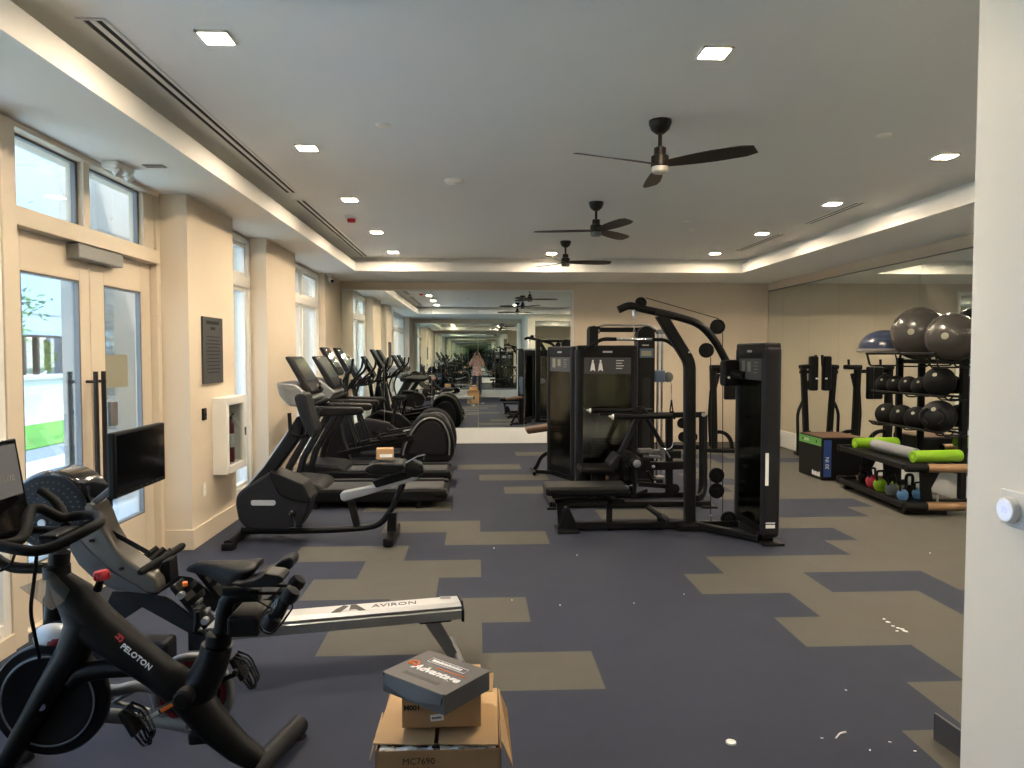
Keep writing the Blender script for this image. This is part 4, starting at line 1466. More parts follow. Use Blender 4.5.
# ================================================================== recumbent bike
def recumbent():
    A = crop(220, 330, 3.492)
    Y0, Y1 = 6.36, 6.64
    t = thing('recumbent_bike', 'black recumbent bike with silver seat rail, in front of the treadmills', 'exercise bike', (-1.5, 6.5, 0))
    m = MB(); m.slab(A, [(52, 610), (56, 578), (72, 560), (165, 500), (190, 498), (235, 535), (290, 565), (313, 600), (305, 640), (276, 695), (255, 705), (95, 700), (62, 665)], Y0, Y1, .035, 4)
    sh = m.build('shroud', 'charcoal', t)
    m = MB(); m.slab(A, [(168, 498), (178, 494), (290, 540), (316, 588), (312, 606), (250, 596), (205, 575), (180, 520)], Y0 - .012, Y1 + .012, .02, 3); m.build('shroud_top', 'black_plastic', sh)
    m = MB(); m.slab(A, [(108, 598), (113, 595), (188, 595), (193, 600), (193, 608), (188, 613), (113, 613), (108, 608)], Y0 - .006, Y0 + .01, .001); m.build('badge', 'silver_paint', sh)
    m = MB(); m.cyl(A(252, 640, Y0 - .02), A(252, 640, Y1 + .02), .03); m.tube([A(252, 640, Y0 - .03), A(262, 685, Y0 - .03)], .012); m.box(A(265, 690, Y0 - .07), (.10, .07, .025), .006); m.tube([A(252, 640, Y1 + .03), A(244, 600, Y1 + .03)], .012); m.box(A(243, 596, Y1 + .07), (.10, .07, .025), .006); m.build('pedal_crank', 'gloss_black', t)
    m = MB(); m.slab(A, [(72, 570), (150, 480), (225, 372), (268, 300), (298, 318), (285, 370), (185, 505)], 6.44, 6.56, .02, 3); ms = m.build('mast', 'black_plastic', t)
    m = MB(); m.slab(A, [(70, 568), (150, 476), (240, 345), (243, 350), (154, 481), (76, 572)], 6.45, 6.55, .003); m.build('mast_highlight', 'silver', ms)  # bright highlight along the mast's left edge, modelled as a silver strip
    m = MB(); m.slab(A, [(257, 240), (262, 226), (282, 219), (297, 226), (318, 300), (336, 352), (326, 378), (305, 372), (285, 330)], 6.37, 6.63, .02, 3); cs = m.build('console', 'charcoal', t)
    a, b = A(293, 236, 6.37), A(330, 350, 6.37)
    MB().prism([a + V((.006, .03, 0)), b + V((.006, .03, 0)), b + V((.006, .23, 0)), a + V((.006, .23, 0))], V((.004, 0, .001)), .001).build('console_screen', 'screen_black', cs)
    m = MB()
    for y in (6.28, 6.72):
        m.tube(fil([A(300, 370, 6.5) + V((0, (y - 6.5) * .4, 0)), A(270, 372, y), A(246, 360, y), A(242, 290, y)], .05), .017, 12)
    m.build('handlebar', 'rubber', t)
    m = MB()
    m.tube(fil([A(75, 700, 6.5), A(300, 702, 6.5), A(500, 692, 6.5), A(560, 680, 6.5), A(600, 625, 6.5), A(640, 535, 6.5)], .22, 7), .028, 14)
    m.build('base_tube', 'black_metal', t)
    m = MB(); m.slab(A, [(442, 600), (468, 598), (488, 683), (466, 688)], 6.47, 6.53, .006); m.build('support_strut', 'black_metal', t)
    m = MB(); m.slab(A, [(418, 574), (426, 566), (520, 548), (600, 530), (690, 510), (690, 522), (600, 550), (520, 575), (432, 600), (421, 592)], 6.455, 6.545, .01, 2); m.build('seat_rail', 'silver', t)
    m = MB(); m.slab(A, [(530, 530), (600, 508), (668, 495), (676, 514), (600, 536), (545, 552)], 6.44, 6.56, .008); m.build('seat_carriage', 'black_plastic', t)
    m = MB(); m.slab(A, [(503, 490), (512, 478), (545, 464), (640, 468), (648, 485), (605, 505), (520, 506)], 6.33, 6.67, .025, 3); m.build('seat', 'vinyl', t)
    m = MB(); m.slab(A, [(640, 470), (668, 455), (705, 470), (712, 500), (690, 515), (650, 515)], 6.42, 6.58, .012); m.tube(fil([A(668, 452, 6.44), A(690, 438, 6.44), A(716, 434, 6.44), A(712, 455, 6.44)], .02), .008, 8); m.build('seat_bracket', 'gloss_black', t)
    m = MB(); m.tube([A(648, 465, 6.4), A(690, 442, 6.4), A(716, 436, 6.4)], .006, 8); m.build('adjust_lever', 'chrome', t)
    m = MB(); zz = .045
    x = A(600, 690, 6.5).x
    m.box((x, 6.5, .045), (.085, .62, .07), .012); m.prism([A(585, 640, 6.46), A(615, 640, 6.46), V((x + .04, 6.46, .06)), V((x - .04, 6.46, .06))], (0, .08, 0), .004)
    m.build('rear_stabiliser', 'black_metal', t)
    x = A(70, 690, 6.5).x
    m = MB(); m.tube([(x, 6.18, .05), (x, 6.82, .05)], .04, 14); m.bb((x - .05, 6.16, 0), (x + .05, 6.26, .06), .01); m.bb((x - .05, 6.74, 0), (x + .05, 6.84, .06), .01); m.build('front_stabiliser', 'black_metal', t)
    # cardboard box resting on the seat
    b0 = A(577, 478, 6.45)
    s = A(577, 466, 6.5)
    bx = MB().box((s.x, 6.5, s.z + .092), (.15, .12, .09), .003, R(6)).build('cardboard_box', 'cardboard_dark', at=(s.x, 6.5, s.z))
    tag(bx, 'little brown carton with a pale label on the recumbent bike seat', 'box')
    MB().box((s.x + .015, 6.4385, s.z + .077), (.11, .002, .028), 0, R(6)).build('carton_label', 'white_print', bx)


recumbent()


# ================================================================== treadmills
def treadmill(Yc, label):
    dY = Yc - 8.12
    A0 = crop(220, 330, 3.492)
    t = thing('treadmill', label, 'treadmill', (-1.3, 8.12, 0), 'treadmills along the windows')
    yn, yf = 7.76, 8.48
    xr, xl = -.33, -2.22
    m = MB(); m.bb((xl + .25, yn, .075), (xr, yn + .11, .205), .02); m.bb((xl + .25, yf - .11, .075), (xr, yf, .205), .02); m.bb((xl + .25, yn + .05, .06), (xr - .1, yf - .05, .15), .01)
    m.bb((xr - .16, yn, .09), (xr + .015, yf, .175), .03)
    dk = m.build('deck_frame', 'black_plastic', t)
    m = MB(); m.bb((xl + .4, yn + .11, .15), (xr - .06, yf - .11, .192), .01); m.cyl((xr - .07, yn + .11, .165), (xr - .07, yf - .11, .165), .027); m.build('running_belt', 'belt', t)
    m = MB()
    for y in (yn + .055, yf - .055):
        m.bb((xl + .5, y - .045, .205), (xr - .05, y + .045, .212), .003)
    m.build('side_rail', 'charcoal', t)
    m = MB()
    for x in (xl + .5, xr - .3):
        for y in (yn + .06, yf - .06):
            m.cyl((x, y, 0), (x, y, .09), .03, n=14)
    m.build('rubber_foot', 'rubber', t)
    m = MB(); m.prism([(xl, yn + .02, .05), (xl + .55, yn + .02, .05), (xl + .60, yn + .02, .21), (xl + .52, yn + .02, .27), (xl + .12, yn + .02, .31), (xl + .0, yn + .02, .22)], (0, yf - yn - .04, 0), .04, 4); m.build('motor_hood', 'charcoal', t)
    for y in (yn + .05, yf - .05):
        a = P(284, 478, 7.8); b = P(316, 416, 7.8)
        m = MB(); m.tube([(a.x - .02, y, .16), (a.x + .06, y, .46), (b.x - .02, y, .92), (b.x + .05, y, 1.08)], [.055, .05, .045, .04], sq=(.06, .13)); m.build('upright', 'charcoal', t)
        h0, h1 = P(306, 410, 7.8), P(364, 411, 7.8)
        m = MB(); m.prism([(h0.x, y - .045, 1.10), (h1.x - .03, y - .045, 1.085), (h1.x, y - .045, 1.05), (h1.x - .02, y - .045, 1.005), (h0.x + .1, y - .045, .985), (h0.x, y - .045, 1.01)], (0, .09, 0), .025, 4); m.build('handrail', 'black_plastic', t)
    zc = 1.26
    T = P(294, 356, 8.12)
    B = P(316, 392, 8.12)
    m = MB(); m.prism([T + V((-.03, -.30, -.01)), T + V((.02, -.30, 0)), B + V((.03, -.30, .02)), B + V((.0, -.30, -.03)), B + V((-.06, -.30, .02))], (0, .60, 0), .02, 3); cs = m.build('console', 'charcoal', t)
    dv = B - T
    m = MB(); q0, q1 = T + dv * .06 + V((.026, -.27, 0)), T + dv * .70 + V((.03, -.27, .01))
    m.prism([q0, q1, q1 + V((0, .54, 0)), q0 + V((0, .54, 0))], (.003, 0, .001)); m.build('console_screen', 'screen_black', cs)
    m = MB(); k0 = B + V((.035, 0, .07)); m.cyl(k0, k0 + V((.02, 0, .004)), .045, n=20); m.build('control_dial', 'gloss_black', cs)
    S = lambda px, py: P(px, py, 8.12)
    m = MB(); m.prism([S(284, 381) + V((0, -.33, 0)), S(303, 383) + V((0, -.33, 0)), S(318, 397) + V((.02, -.33, 0)), S(312, 406) + V((0, -.33, 0)), S(296, 404) + V((0, -.33, 0)), S(287, 394) + V((0, -.33, 0))], (0, .66, 0), .025, 3); m.build('console_shell', 'steel_grey', t)
    m = MB()
    m.tube(fil([(S(312, 404).x, yn + .06, 1.07), (S(318, 400).x + .06, yn + .12, 1.13), (S(318, 400).x + .1, 8.12, 1.16), (S(318, 400).x + .06, yf - .12, 1.13), (S(312, 404).x, yf - .06, 1.07)], .12), .02, 12)
    m.build('grab_bar', 'rubber', t)
    t.location = t.location + V((0, dY, 0))
    return t


treadmill(8.12, 'black treadmill nearer the camera, right behind the recumbent bike')
treadmill(9.36, 'black treadmill farther from the camera, in front of the ellipticals')


# ================================================================== ellipticals with rear drums
def elliptical(Yc, label):
    B = crop(330, 390, 7.677)
    y0 = 10.6
    t = thing('elliptical_trainer', label, 'elliptical', (-1.25, y0, 0), 'ellipticals with round rear drums')
    ya, yb = y0 - .13, y0 + .13
    D = lambda pts: pts
    out = [(530, 535), (535, 480), (560, 410), (610, 310), (655, 225), (700, 188), (760, 178), (815, 186), (870, 215), (920, 285), (948, 360), (958, 440), (948, 520), (900, 566), (600, 566)]
    m = MB(); m.slab(B, out, ya, yb, .05, 4); dr = m.build('drum_housing', 'black_plastic', t)
    inn = [(600, 495), (606, 440), (640, 360), (690, 285), (745, 245), (800, 240), (850, 268), (885, 330), (898, 400), (895, 475), (860, 500)]
    for (p, r) in ((ya - .02, ya + .02), (yb - .02, yb + .02)):
        m = MB(); m.slab(B, inn, p, r, .02, 3); m.build('drum_cover', 'charcoal', dr)
    rim = fil([B(u, v, ya - .004) for u, v in ((560, 500), (575, 430), (625, 330), (680, 250), (745, 212), (810, 215), (865, 248), (905, 320), (920, 400), (915, 500))], .1)
    MB().tube(rim, .012, 8).build('drum_rim', 'steel_grey', dr)
    m = MB(); m.bb((-2.2, y0 - .09, .03), (-.62, y0 + .09, .10), .015); m.bb((-2.3, y0 - .3, 0), (-2.15, y0 + .3, .07), .015); m.bb((-.75, y0 - .31, 0), (-.60, y0 + .31, .06), .015); m.build('base_frame', 'charcoal', t)
    m = MB()
    m.prism([(-2.28, y0 - .10, .06), (-1.80, y0 - .10, .06), (-1.92, y0 - .10, .45), (-2.02, y0 - .10, 1.0), (-2.10, y0 - .10, 1.0), (-2.2, y0 - .10, .5)], (0, .20, 0), .03, 3)
    m.tube(fil([(-2.07, y0, .95), (-2.06, y0, 1.2), (-2.02, y0, 1.40)], .1), .04, 12)
    m.build('front_tower', 'charcoal', t)
    for y in (y0 - .16, y0 + .16):
        near = y < y0
        ph = .10 if near else -.08
        m = MB(); m.tube([(-1.98, y, .22), (-.9, y, .40 + ph * .6)], .03, sq=(.05, .07)); m.build('ramp_arm', 'black_metal', t)
        m = MB(); m.box((-1.30 + ph, y, .43 + ph * .5), (.40, .15, .03), .012, Matrix.Rotation(R(-9), 4, 'Y')); m.box((-1.49 + ph, y, .415 + ph * .5), (.03, .15, .07), .01, Matrix.Rotation(R(-9), 4, 'Y')); m.build('foot_pedal', 'rubber', t)
        m = MB(); m.tube(fil([(-1.72, y * 1.0 + (.05 if not near else -.05), .33), (-1.93 + ph * .4, y + (.08 if not near else -.08), .95), (-1.90 + ph * 1.2, y + (.12 if not near else -.12), 1.25), (-1.72 + ph * 1.6, y + (.12 if not near else -.12), 1.42), (-1.70 + ph * 1.6, y + (.12 if not near else -.12), 1.58)], .12), .018, 10); m.build('swing_arm', 'black_metal', t)
    m = MB(); m.tube(fil([(-2.0, y0 - .05, 1.15), (-1.80, y0 - .18, 1.16), (-1.70, y0 - .20, 1.28)], .06), .017, 10); m.tube(fil([(-2.0, y0 + .05, 1.15), (-1.80, y0 + .18, 1.16), (-1.70, y0 + .20, 1.28)], .06), .017, 10); m.build('fixed_handle', 'rubber', t)
    T, Bm = V((-2.19, y0, 1.74)), V((-1.97, y0, 1.36))
    m = MB(); m.prism([T + V((-.03, -.23, 0)), T + V((.02, -.23, .01)), Bm + V((.03, -.23, .02)), Bm + V((-.01, -.23, -.03)), Bm + V((-.07, -.23, .02))], (0, .46, 0), .02, 3); cs = m.build('console', 'charcoal', t)
    dv = Bm - T
    q0, q1 = T + dv * .06 + V((.026, -.20, 0)), T + dv * .75 + V((.03, -.20, .01))
    MB().prism([q0, q1, q1 + V((0, .40, 0)), q0 + V((0, .40, 0))], (.003, 0, .001)).build('console_screen', 'screen_black', cs)
    t.location = t.location + V((0, Yc - y0, 0))
    return t


elliptical(10.6, 'black elliptical with a round rear drum, nearer the camera')
elliptical(11.55, 'black elliptical with a round rear drum, farther and by the mirror')


def upright_bike():
    y = 12.55
    t = thing('upright_bike', 'small black upright bike in the far window corner', 'exercise bike', (-1.7, y, 0))
    m = MB(); m.prism([(-2.2, y - .09, .10), (-1.35, y - .09, .10), (-1.30, y - .09, .30), (-1.5, y - .09, .48), (-1.9, y - .09, .56), (-2.2, y - .09, .4)], (0, .18, 0), .04, 3); m.build('shroud', 'charcoal', t)
    m = MB()
    for x in (-2.15, -1.25):
        m.tube([(x, y - .27, .04), (x, y + .27, .04)], .035, 12)
    m.bb((-2.15, y - .04, .04), (-1.25, y + .04, .11), .01); m.build('base_frame', 'black_metal', t)
    MB().tube([(-1.48, y, .40), (-1.36, y, .86)], .026, 12).build('seat_post', 'black_metal', t)
    m = MB(); m.ball((-1.34, y, .90), (.14, .10, .045), 18, 10); m.build('saddle', 'vinyl', t)
    MB().tube([(-2.0, y, .50), (-2.12, y, 1.22)], .04, 12).build('mast', 'charcoal', t)
    m = MB()
    for s_ in (-1, 1):
        m.tube(fil([(-2.1, y, 1.12), (-1.95, y + s_ * .22, 1.12), (-1.78, y + s_ * .24, 1.15), (-1.72, y + s_ * .22, 1.28)], .07), .016, 10)
    m.build('handlebar', 'rubber', t)
    T, B = V((-2.22, y, 1.60)), V((-2.0, y, 1.20))
    m = MB(); m.prism([T + V((-.03, -.20, 0)), T + V((.02, -.20, .01)), B + V((.03, -.20, .02)), B + V((-.04, -.20, -.02))], (0, .40, 0), .02, 3); cs = m.build('console', 'charcoal', t)
    q0, q1 = T.lerp(B, .06) + V((.026, -.17, 0)), T.lerp(B, .8) + V((.03, -.17, .01))
    MB().prism([q0, q1, q1 + V((0, .34, 0)), q0 + V((0, .34, 0))], (.003, 0, .001)).build('console_screen', 'screen_black', cs)
    m = MB(); m.cyl((-1.75, y - .15, .32), (-1.75, y + .15, .32), .018); m.tube([(-1.75, y - .14, .32), (-1.63, y - .14, .2)], .012); m.tube([(-1.75, y + .14, .32), (-1.87, y + .14, .44)], .012); m.box((-1.63, y - .19, .2), (.09, .08, .025), .006); m.box((-1.87, y + .19, .44), (.09, .08, .025), .006); m.build('pedal_crank', 'gloss_black', t)


upright_bike()

# ================================================================== weight towers
def tower(t, cx, cy, ang, w=.70, th=.17, h=1.72, z0=.08, title=True, icons=False, sticker=False):
    """Weight-stack tower as parts of t; its front faces local -y."""
    M = Matrix.Translation((cx, cy, 0)) @ Matrix.Rotation(R(ang), 4, 'Z')
    cr = .055
    m = MB()
    for s_ in (-1, 1):
        x = s_ * (w / 2 - cr * .8)
        m.box((x, 0, (h + z0) / 2), (cr * 1.7, th, h - z0), cr * .75, seg=4)
    m.xf(M).build('side_column', 'charcoal', t)
    m = MB()
    m.box((0, 0, h - .045), (w - .02, th - .012, .15), .02)
    m.xf(M); tc = m.build('top_cap', 'black_plastic', t)
    m = MB(); m.box((0, .01, z0 + .06), (w - .06, th - .05, .10), .01); m.box((0, 0, .03), (w - .1, .08, .06), .008); m.xf(M).build('tower_base', 'black_metal', t)
    m = MB()
    m.bb((-w / 2 + .07, -th / 2 + .014, z0 + .1), (w / 2 - .07, -th / 2 + .020, h - .1)); m.bb((-w / 2 + .07, th / 2 - .020, z0 + .1), (w / 2 - .07, th / 2 - .014, h - .1))
    m.xf(M).build('shroud_panel', 'smoked', t, smooth=False)
    m = MB()
    for k in range(15):
        m.bb((-.17, -.045, .20 + k * .032), (.17, .045, .20 + k * .032 + .029), .003)
    m.xf(M).build('weight_stack', 'black_metal', t)
    m = MB()
    for x in (-.10, .10):
        m.cyl((x, 0, .12), (x, 0, h - .08), .011, n=12)
    m.cyl((0, 0, .68), (0, 0, h - .08), .005, n=8)
    m.xf(M).build('guide_rod', 'chrome', t)
    m = MB(); m.bb((-.15, -.04, .12), (.15, .04, .2), .01); m.xf(M).build('stack_cushion', 'rubber', t)
    y = -th / 2 + .012
    if title:
        m = MB(); m.bb((-w / 2 + .09, y - .002, h - .30), (w / 2 - .09, y + .001, h - .11)); m.xf(M); pl = m.build('instruction_placard', 'sign_grey', t)
        m = MB()
        for k in range(4):
            m.bb((.10, y - .0026, h - .15 - k * .03), (.10 + .09 - .02 * (k % 2), y - .002, h - .142 - k * .03))
        if icons:
            for x in (-.17, -.08):      # two small figures
                m.prism([(x - .03, y - .0026, h - .27), (x - .018, y - .0026, h - .19), (x - .01, y - .0026, h - .165), (x + .01, y - .0026, h - .165), (x + .018, y - .0026, h - .19), (x + .03, y - .0026, h - .27), (x + .006, y - .0026, h - .255), (x - .006, y - .0026, h - .255)], (0, .0006, 0))
                m.ball((x, y - .002, h - .15), (.011, .001, .013), 10, 8)
        else:
            m.bb((-.20, y - .0026, h - .25), (-.12, y - .002, h - .13))
            m.bb((-.06, y - .0026, h - .23), (.02, y - .002, h - .14))
        m.xf(M); m.build('placard_print', 'placard_grey' if not icons else 'white_print', pl)
        m = MB(); m.bb((-.055, -th / 2 + .0045, h - .055), (.055, -th / 2 + .0055, h - .035)); m.xf(M); m.build('maker_plate', 'silver_paint', tc)
    if sticker:
        m = MB(); m.bb((-w / 2 + .05, -th / 2 - .0015, .52), (-w / 2 + .075, -th / 2 + .001, .76)); m.bb((-w / 2 + .03, -th / 2 - .0015, .13), (-w / 2 + .075, -th / 2 + .001, .155)); m.bb((-w / 2 + .03, -th / 2 - .0015, .165), (-w / 2 + .075, -th / 2 + .001, .175)); m.xf(M).build('warning_sticker', 'white_print', t)
    return M


# ================================================================== lat pulldown with low row, nearest machine
def lat_machine():
    G = crop(520, 280, 2.743)
    Y = 6.75
    q = lambda u, v, dy=0: G(u, v, Y + dy)
    t = thing('lat_pulldown_machine', 'black lat pulldown machine with low bench and tall weight tower, nearest of the weight machines', 'weight machine', (1.7, Y, 0))
    tower(t, 2.53, 6.48, -90, .72, .16, 1.72, .06, sticker=False)
    # sticker on the near column
    m = MB(); m.bb((2.47, 6.115, .52), (2.498, 6.1195, .80)); m.bb((2.48, 6.115, .15), (2.56, 6.1195, .18)); m.bb((2.48, 6.115, .19), (2.56, 6.1195, .20)); m.build('warning_sticker', 'white_print', t)
    m = MB(); m.box((2.54, 6.16, .012), (.19, .16, .024), .006); m.build('foot_plate', 'black_metal', t)
    # base
    m = MB()
    x0, x1 = q(128, 690).x, q(470, 675).x
    m.tube([(x0, Y, .045), (x1 + .05, Y, .045)], .03, sq=(.085, .07))
    m.tube([(x1, Y, .045), (2.46, 6.2, .045)], .03, sq=(.07, .06))
    m.tube([(x1, Y, .045), (2.46, 6.75, .045)], .03, sq=(.07, .06))
    m.prism([(x0 - .10, Y - .15, 0), (x0 + .10, Y - .15, 0), (x0 + .10, Y + .15, 0), (x0 - .10, Y + .15, 0)], (0, 0, .025), .005)
    m.prism([(x0 - .09, Y - .05, .02), (x0 + .11, Y - .05, .02), (x0 + .02, Y - .05, .22), (x0 - .02, Y - .05, .22)], (0, .10, 0), .01)
    m.box((x1, Y, .03), (.3, .22, .06), .01)
    m.build('base_frame', 'black_metal', t)
    m = MB()
    m.tube([q(113, 690), q(106, 600)], .03, sq=(.05, .06)); m.tube([q(245, 685), q(245, 600)], .03, sq=(.05, .06)); m.tube([q(95, 606), q(285, 606)], .02, sq=(.06, .04))
    m.build('bench_post', 'black_metal', t)
    a, b = q(66, 578), q(292, 578)
    m = MB(); m.box(((a.x + b.x) / 2, Y, a.z + .02), (b.x - a.x, .36, .085), .03, seg=4); m.build('bench_pad', 'vinyl', t)
    m = MB(); m.cyl(q(285, 566, -.15), q(305, 564, -.15), .006); m.ball(q(306, 564, -.15), .011, 10, 8); m.build('adjust_pin', 'chrome', t)
    # main post and arms
    m = MB()
    p = [q(465, 676), q(465, 225), q(385, 95)]
    m.tube(fil(p, .07, 6), .05, sq=(.10, .095))
    m.tube(fil([q(270, 82), q(300, 68), q(330, 78), q(410, 95), q(492, 118), q(535, 165), q(580, 250)], .12, 5), .036, 14)
    m.tube(fil([q(270, 82), q(282, 74), q(300, 68)], .02), .026, 10)
    m.box(q(575, 255), (.16, .12, .25), .03, seg=3)
    m.tube([q(575, 255), (2.46, 6.6, 1.45)], .04, 12)
    m.box(q(395, 94), (.18, .11, .05), .01, Matrix.Rotation(R(12), 4, 'Y'))
    m.build('main_post', 'black_metal', t)
    m = MB()
    for u, v in ((573, 268), (465, 198)):
        m.cyl(q(u, v, -.07), q(u, v, .05), .012, n=12)
    m.build('bolt', 'chrome', t)
    for u, v, r in ((331, 63, .054), (542, 128, .07), (511, 193, .07), (539, 536, .072), (539, 578, .072), (572, 655, .072)):
        m = MB(); c_ = q(u, v, 0)
        m.lathe([(0, -.02), (r * .35, -.02), (r * .45, -.014), (r * .9, -.016), (r, -.012), (r * .96, 0), (r, .012), (r * .9, .016), (r * .45, .014), (r * .35, .02), (0, .02)], c_, (0, 1, 0), 28); m.build('pulley', 'rubber', t)
    m = MB()
    m.tube([q(345, 49), q(545, 106)], .004, 6); m.tube([q(556, 145), q(556, 655)], .004, 6); m.tube([q(523, 212), q(523, 640)], .004, 6)
    m.build('cable', 'black_plastic', t)
    m = MB(); m.box(q(524, 655), (.03, .03, .07), .008); m.ball(q(524, 672), (.02, .02, .02), 10, 8); m.build('cable_end', 'grey_paint', t)
    m = MB(); m.tube([q(350, 622, -.20), q(405, 662, -.32)], .025, 12); m.tube([q(352, 622, .22), q(402, 655, .10)], .025, 12); m.tube([q(383, 685), q(383, 645)], .03, sq=(.05, .05)); m.tube([q(383, 645, -.3), q(383, 645, .2)], .02, 10); m.build('foot_rest', 'black_metal', t)
    # pulldown bar on its chain
    cb = q(313, 163)
    m = MB()
    z = q(313, 98).z
    k = 0
    while z > cb.z + .01:
        rr = Matrix.Rotation(R(90 * (k % 2)), 4, 'Z')
        lk = [V((math.cos(a) * .009, 0, math.sin(a) * .017)) for a in [2 * PI * i / 10 for i in range(10)]]
        m.tube([V((cb.x, Y, z)) + (rr @ p_) for p_ in lk], .003, 5, closed=True)
        z -= .025; k += 1
    m.tube([V((cb.x, Y, q(313, 60).z)), V((cb.x, Y, q(313, 98).z))], .018, 10)
    m.build('chain', 'chrome', t)
    e = V((.93, .37, 0))
    L = lambda s_, dz=0: V((cb.x, Y, cb.z + dz)) + e * s_
    m = MB(); m.tube([L(-.30), L(.32)], .014, 12); br = m.build('pulldown_bar', 'chrome', t)
    for s_ in (-1, 1):
        m = MB(); m.tube(fil([L(s_ * .20), L(s_ * .36), L(s_ * .52, -.10)], .06), .0175, 12); m.ball(L(s_ * .52, -.10), .016, 10, 8); m.build('bar_grip', 'rubber', br)


lat_machine()


# ================================================================== multi press with leg station
def press_machine():
    K = crop(580, 390, 6.4)
    Y = 8.0
    q = lambda u, v, dy=0: K(u, v, Y + dy)
    t = thing('leg_press_station', 'black leg curl and press machine with chrome-capped roller pads, behind the lat pulldown', 'weight machine', (1.7, Y, 0))
    tower(t, 1.50, 8.42, 0, .72, .17, 1.72, .06, icons=True)
    m = MB()
    z = .04
    x0, x1 = q(-195, 690).x, q(765, 690).x
    for dy in (-.28, .22):
        m.tube([(x0, Y + dy, z), (x1, Y + dy, z)], .03, sq=(.06, .06))
    for x in (x0, 1.5, x1):
        m.tube([(x, Y - .3, z), (x, Y + .42, z)], .03, sq=(.06, .06))
    m.bb((x0 - .06, Y - .36, 0), (x0 + .06, Y - .22, .02)); m.bb((x1 - .08, Y - .38, 0), (x1 + .08, Y - .2, .02))
    m.build('base_frame', 'black_metal', t)
    m = MB()
    m.tube([q(570, 165), q(570, 680)], .03, sq=(.075, .07))
    m.tube(fil([q(700, 690, -.28), q(765, 690, -.28), q(788, 640, -.2), q(788, 160, -.1)], .14, 6), .03, sq=(.07, .075))
    m.tube([q(560, 160), q(800, 158, -.1)], .03, sq=(.05, .06)); m.tube([q(570, 365), q(790, 365, -.1)], .03, sq=(.04, .05))
    m.tube([q(450, 485), q(680, 478)], .03, sq=(.10, .09)); m.tube([q(560, 410), q(640, 410)], .03, sq=(.10, .09))
    m.build('upright_frame', 'black_metal', t)
    m = MB(); m.cyl(q(790, 157, -.16), q(795, 157, -.22), .022, n=14); m.ball(q(470, 490, -.06), .018, 10, 8); m.ball(q(480, 588, -.05), .012, 10, 8); m.build('bolt_cap', 'silver', t)
    for u0, v0, u1, v1, dy in ((215, 172, 590, 168, -.28), (70, 132, 460, 132, .25)):
        m = MB(); m.tube([q(u0, v0, dy), q(u1, v1, dy)], .029, 14); pa = m.build('press_arm', 'black_metal', t)
        m = MB(); m.ball(q(u0 - 3, v0, dy), (.022, .028, .03), 12, 8); m.cyl(q(u0 - 30, v0 - 4, dy), q(u0, v0, dy), .01); m.build('arm_end_cap', 'white_plastic', pa)
    m = MB(); m.tube([q(125, 155, -.02), q(600, 150, -.02)], .016, 10); m.build('cross_bar', 'black_metal', t); m = MB(); m.tube([q(590, 150, -.28), q(590, 150, .25)], .028, 12); m.tube([q(385, 150, -.28), q(385, 140, .25)], .02, 10); m.build('cross_bar', 'black_metal', t)
    m = MB(); m.slab(K, [(345, 175), (350, 135), (375, 110), (400, 106), (425, 118), (440, 150), (440, 175)], Y - .12, Y + .02, .015); m.build('pivot_cover', 'black_plastic', t)
    m = MB(); m.tube([q(372, 165, -.1), q(262, 400, -.1)], .03, sq=(.05, .095)); m.tube([q(425, 175, -.04), q(540, 375, -.04)], .026, 12); m.tube([q(250, 390, .0), q(320, 480, .0)], .03, sq=(.06, .06)); m.build('lever_frame', 'charcoal', t)
    # roller pads with chrome caps
    for lo, hi in ((-.30, -.08), (.08, .28)):
        m = MB(); m.cyl(K(328, 445, Y) + V((0, lo, 0)), K(328, 445, Y) + V((0, hi, 0)), .068, n=28, bev=.014); rp = m.build('roller_pad', 'vinyl', t)
        m = MB(); e_ = lo if lo < 0 else hi
        s_ = -1 if lo < 0 else 1
        m.lathe([(.0, .012), (.022, .012), (.04, .004), (.042, 0), (.0, -.002)], K(328, 445, Y) + V((0, e_, 0)), (0, s_, 0), 22); m.build('pad_cap', 'silver', rp)
    m = MB(); m.cyl(K(328, 445, Y) + V((0, -.3, 0)), K(328, 445, Y) + V((0, .3, 0)), .016); m.tube([K(328, 445, Y), q(345, 560), q(350, 690)], .025, 12); m.build('roller_axle', 'black_metal', t)
    m = MB(); m.prism([q(190, 480, -.16), q(245, 410, -.16), q(265, 425, -.16), q(245, 500, -.16), q(215, 520, -.16), q(195, 505, -.16)], (0, .34, 0), .02, 3); m.build('back_pad', 'charcoal', t)
    m = MB(); a, b = q(-10, 500), q(200, 500); m.box(((a.x + b.x) / 2, Y - .02, a.z), (b.x - a.x, .36, .075), .028, seg=4); m.build('seat_pad', 'vinyl', t)
    m = MB(); m.box(((a.x + b.x) / 2 + .04, Y, a.z - .09), (.16, .14, .12), .012); m.tube([((a.x + b.x) / 2 + .04, Y, a.z - .12), ((a.x + b.x) / 2 + .04, Y, .05)], .03, sq=(.07, .07)); m.build('seat_post', 'black_metal', t)
    m = MB(); m.cyl(q(172, 560, -.06), q(172, 560, -.12), .02, n=14); m.ball(q(172, 560, -.13), (.02, .014, .02), 12, 8); m.ball(q(378, 462, -.2), (.018, .018, .02), 10, 8); m.build('adjust_knob', 'copper', t)
    m = MB(); m.box(q(415, 388, -.05), (.16, .09, .05), .012); m.box(q(460, 425, -.05), (.20, .07, .03), .01, Matrix.Rotation(R(6), 4, 'Y')); m.box(q(480, 400, .02), (.12, .07, .07), .012); m.build('pivot_link', 'grey_paint', t)
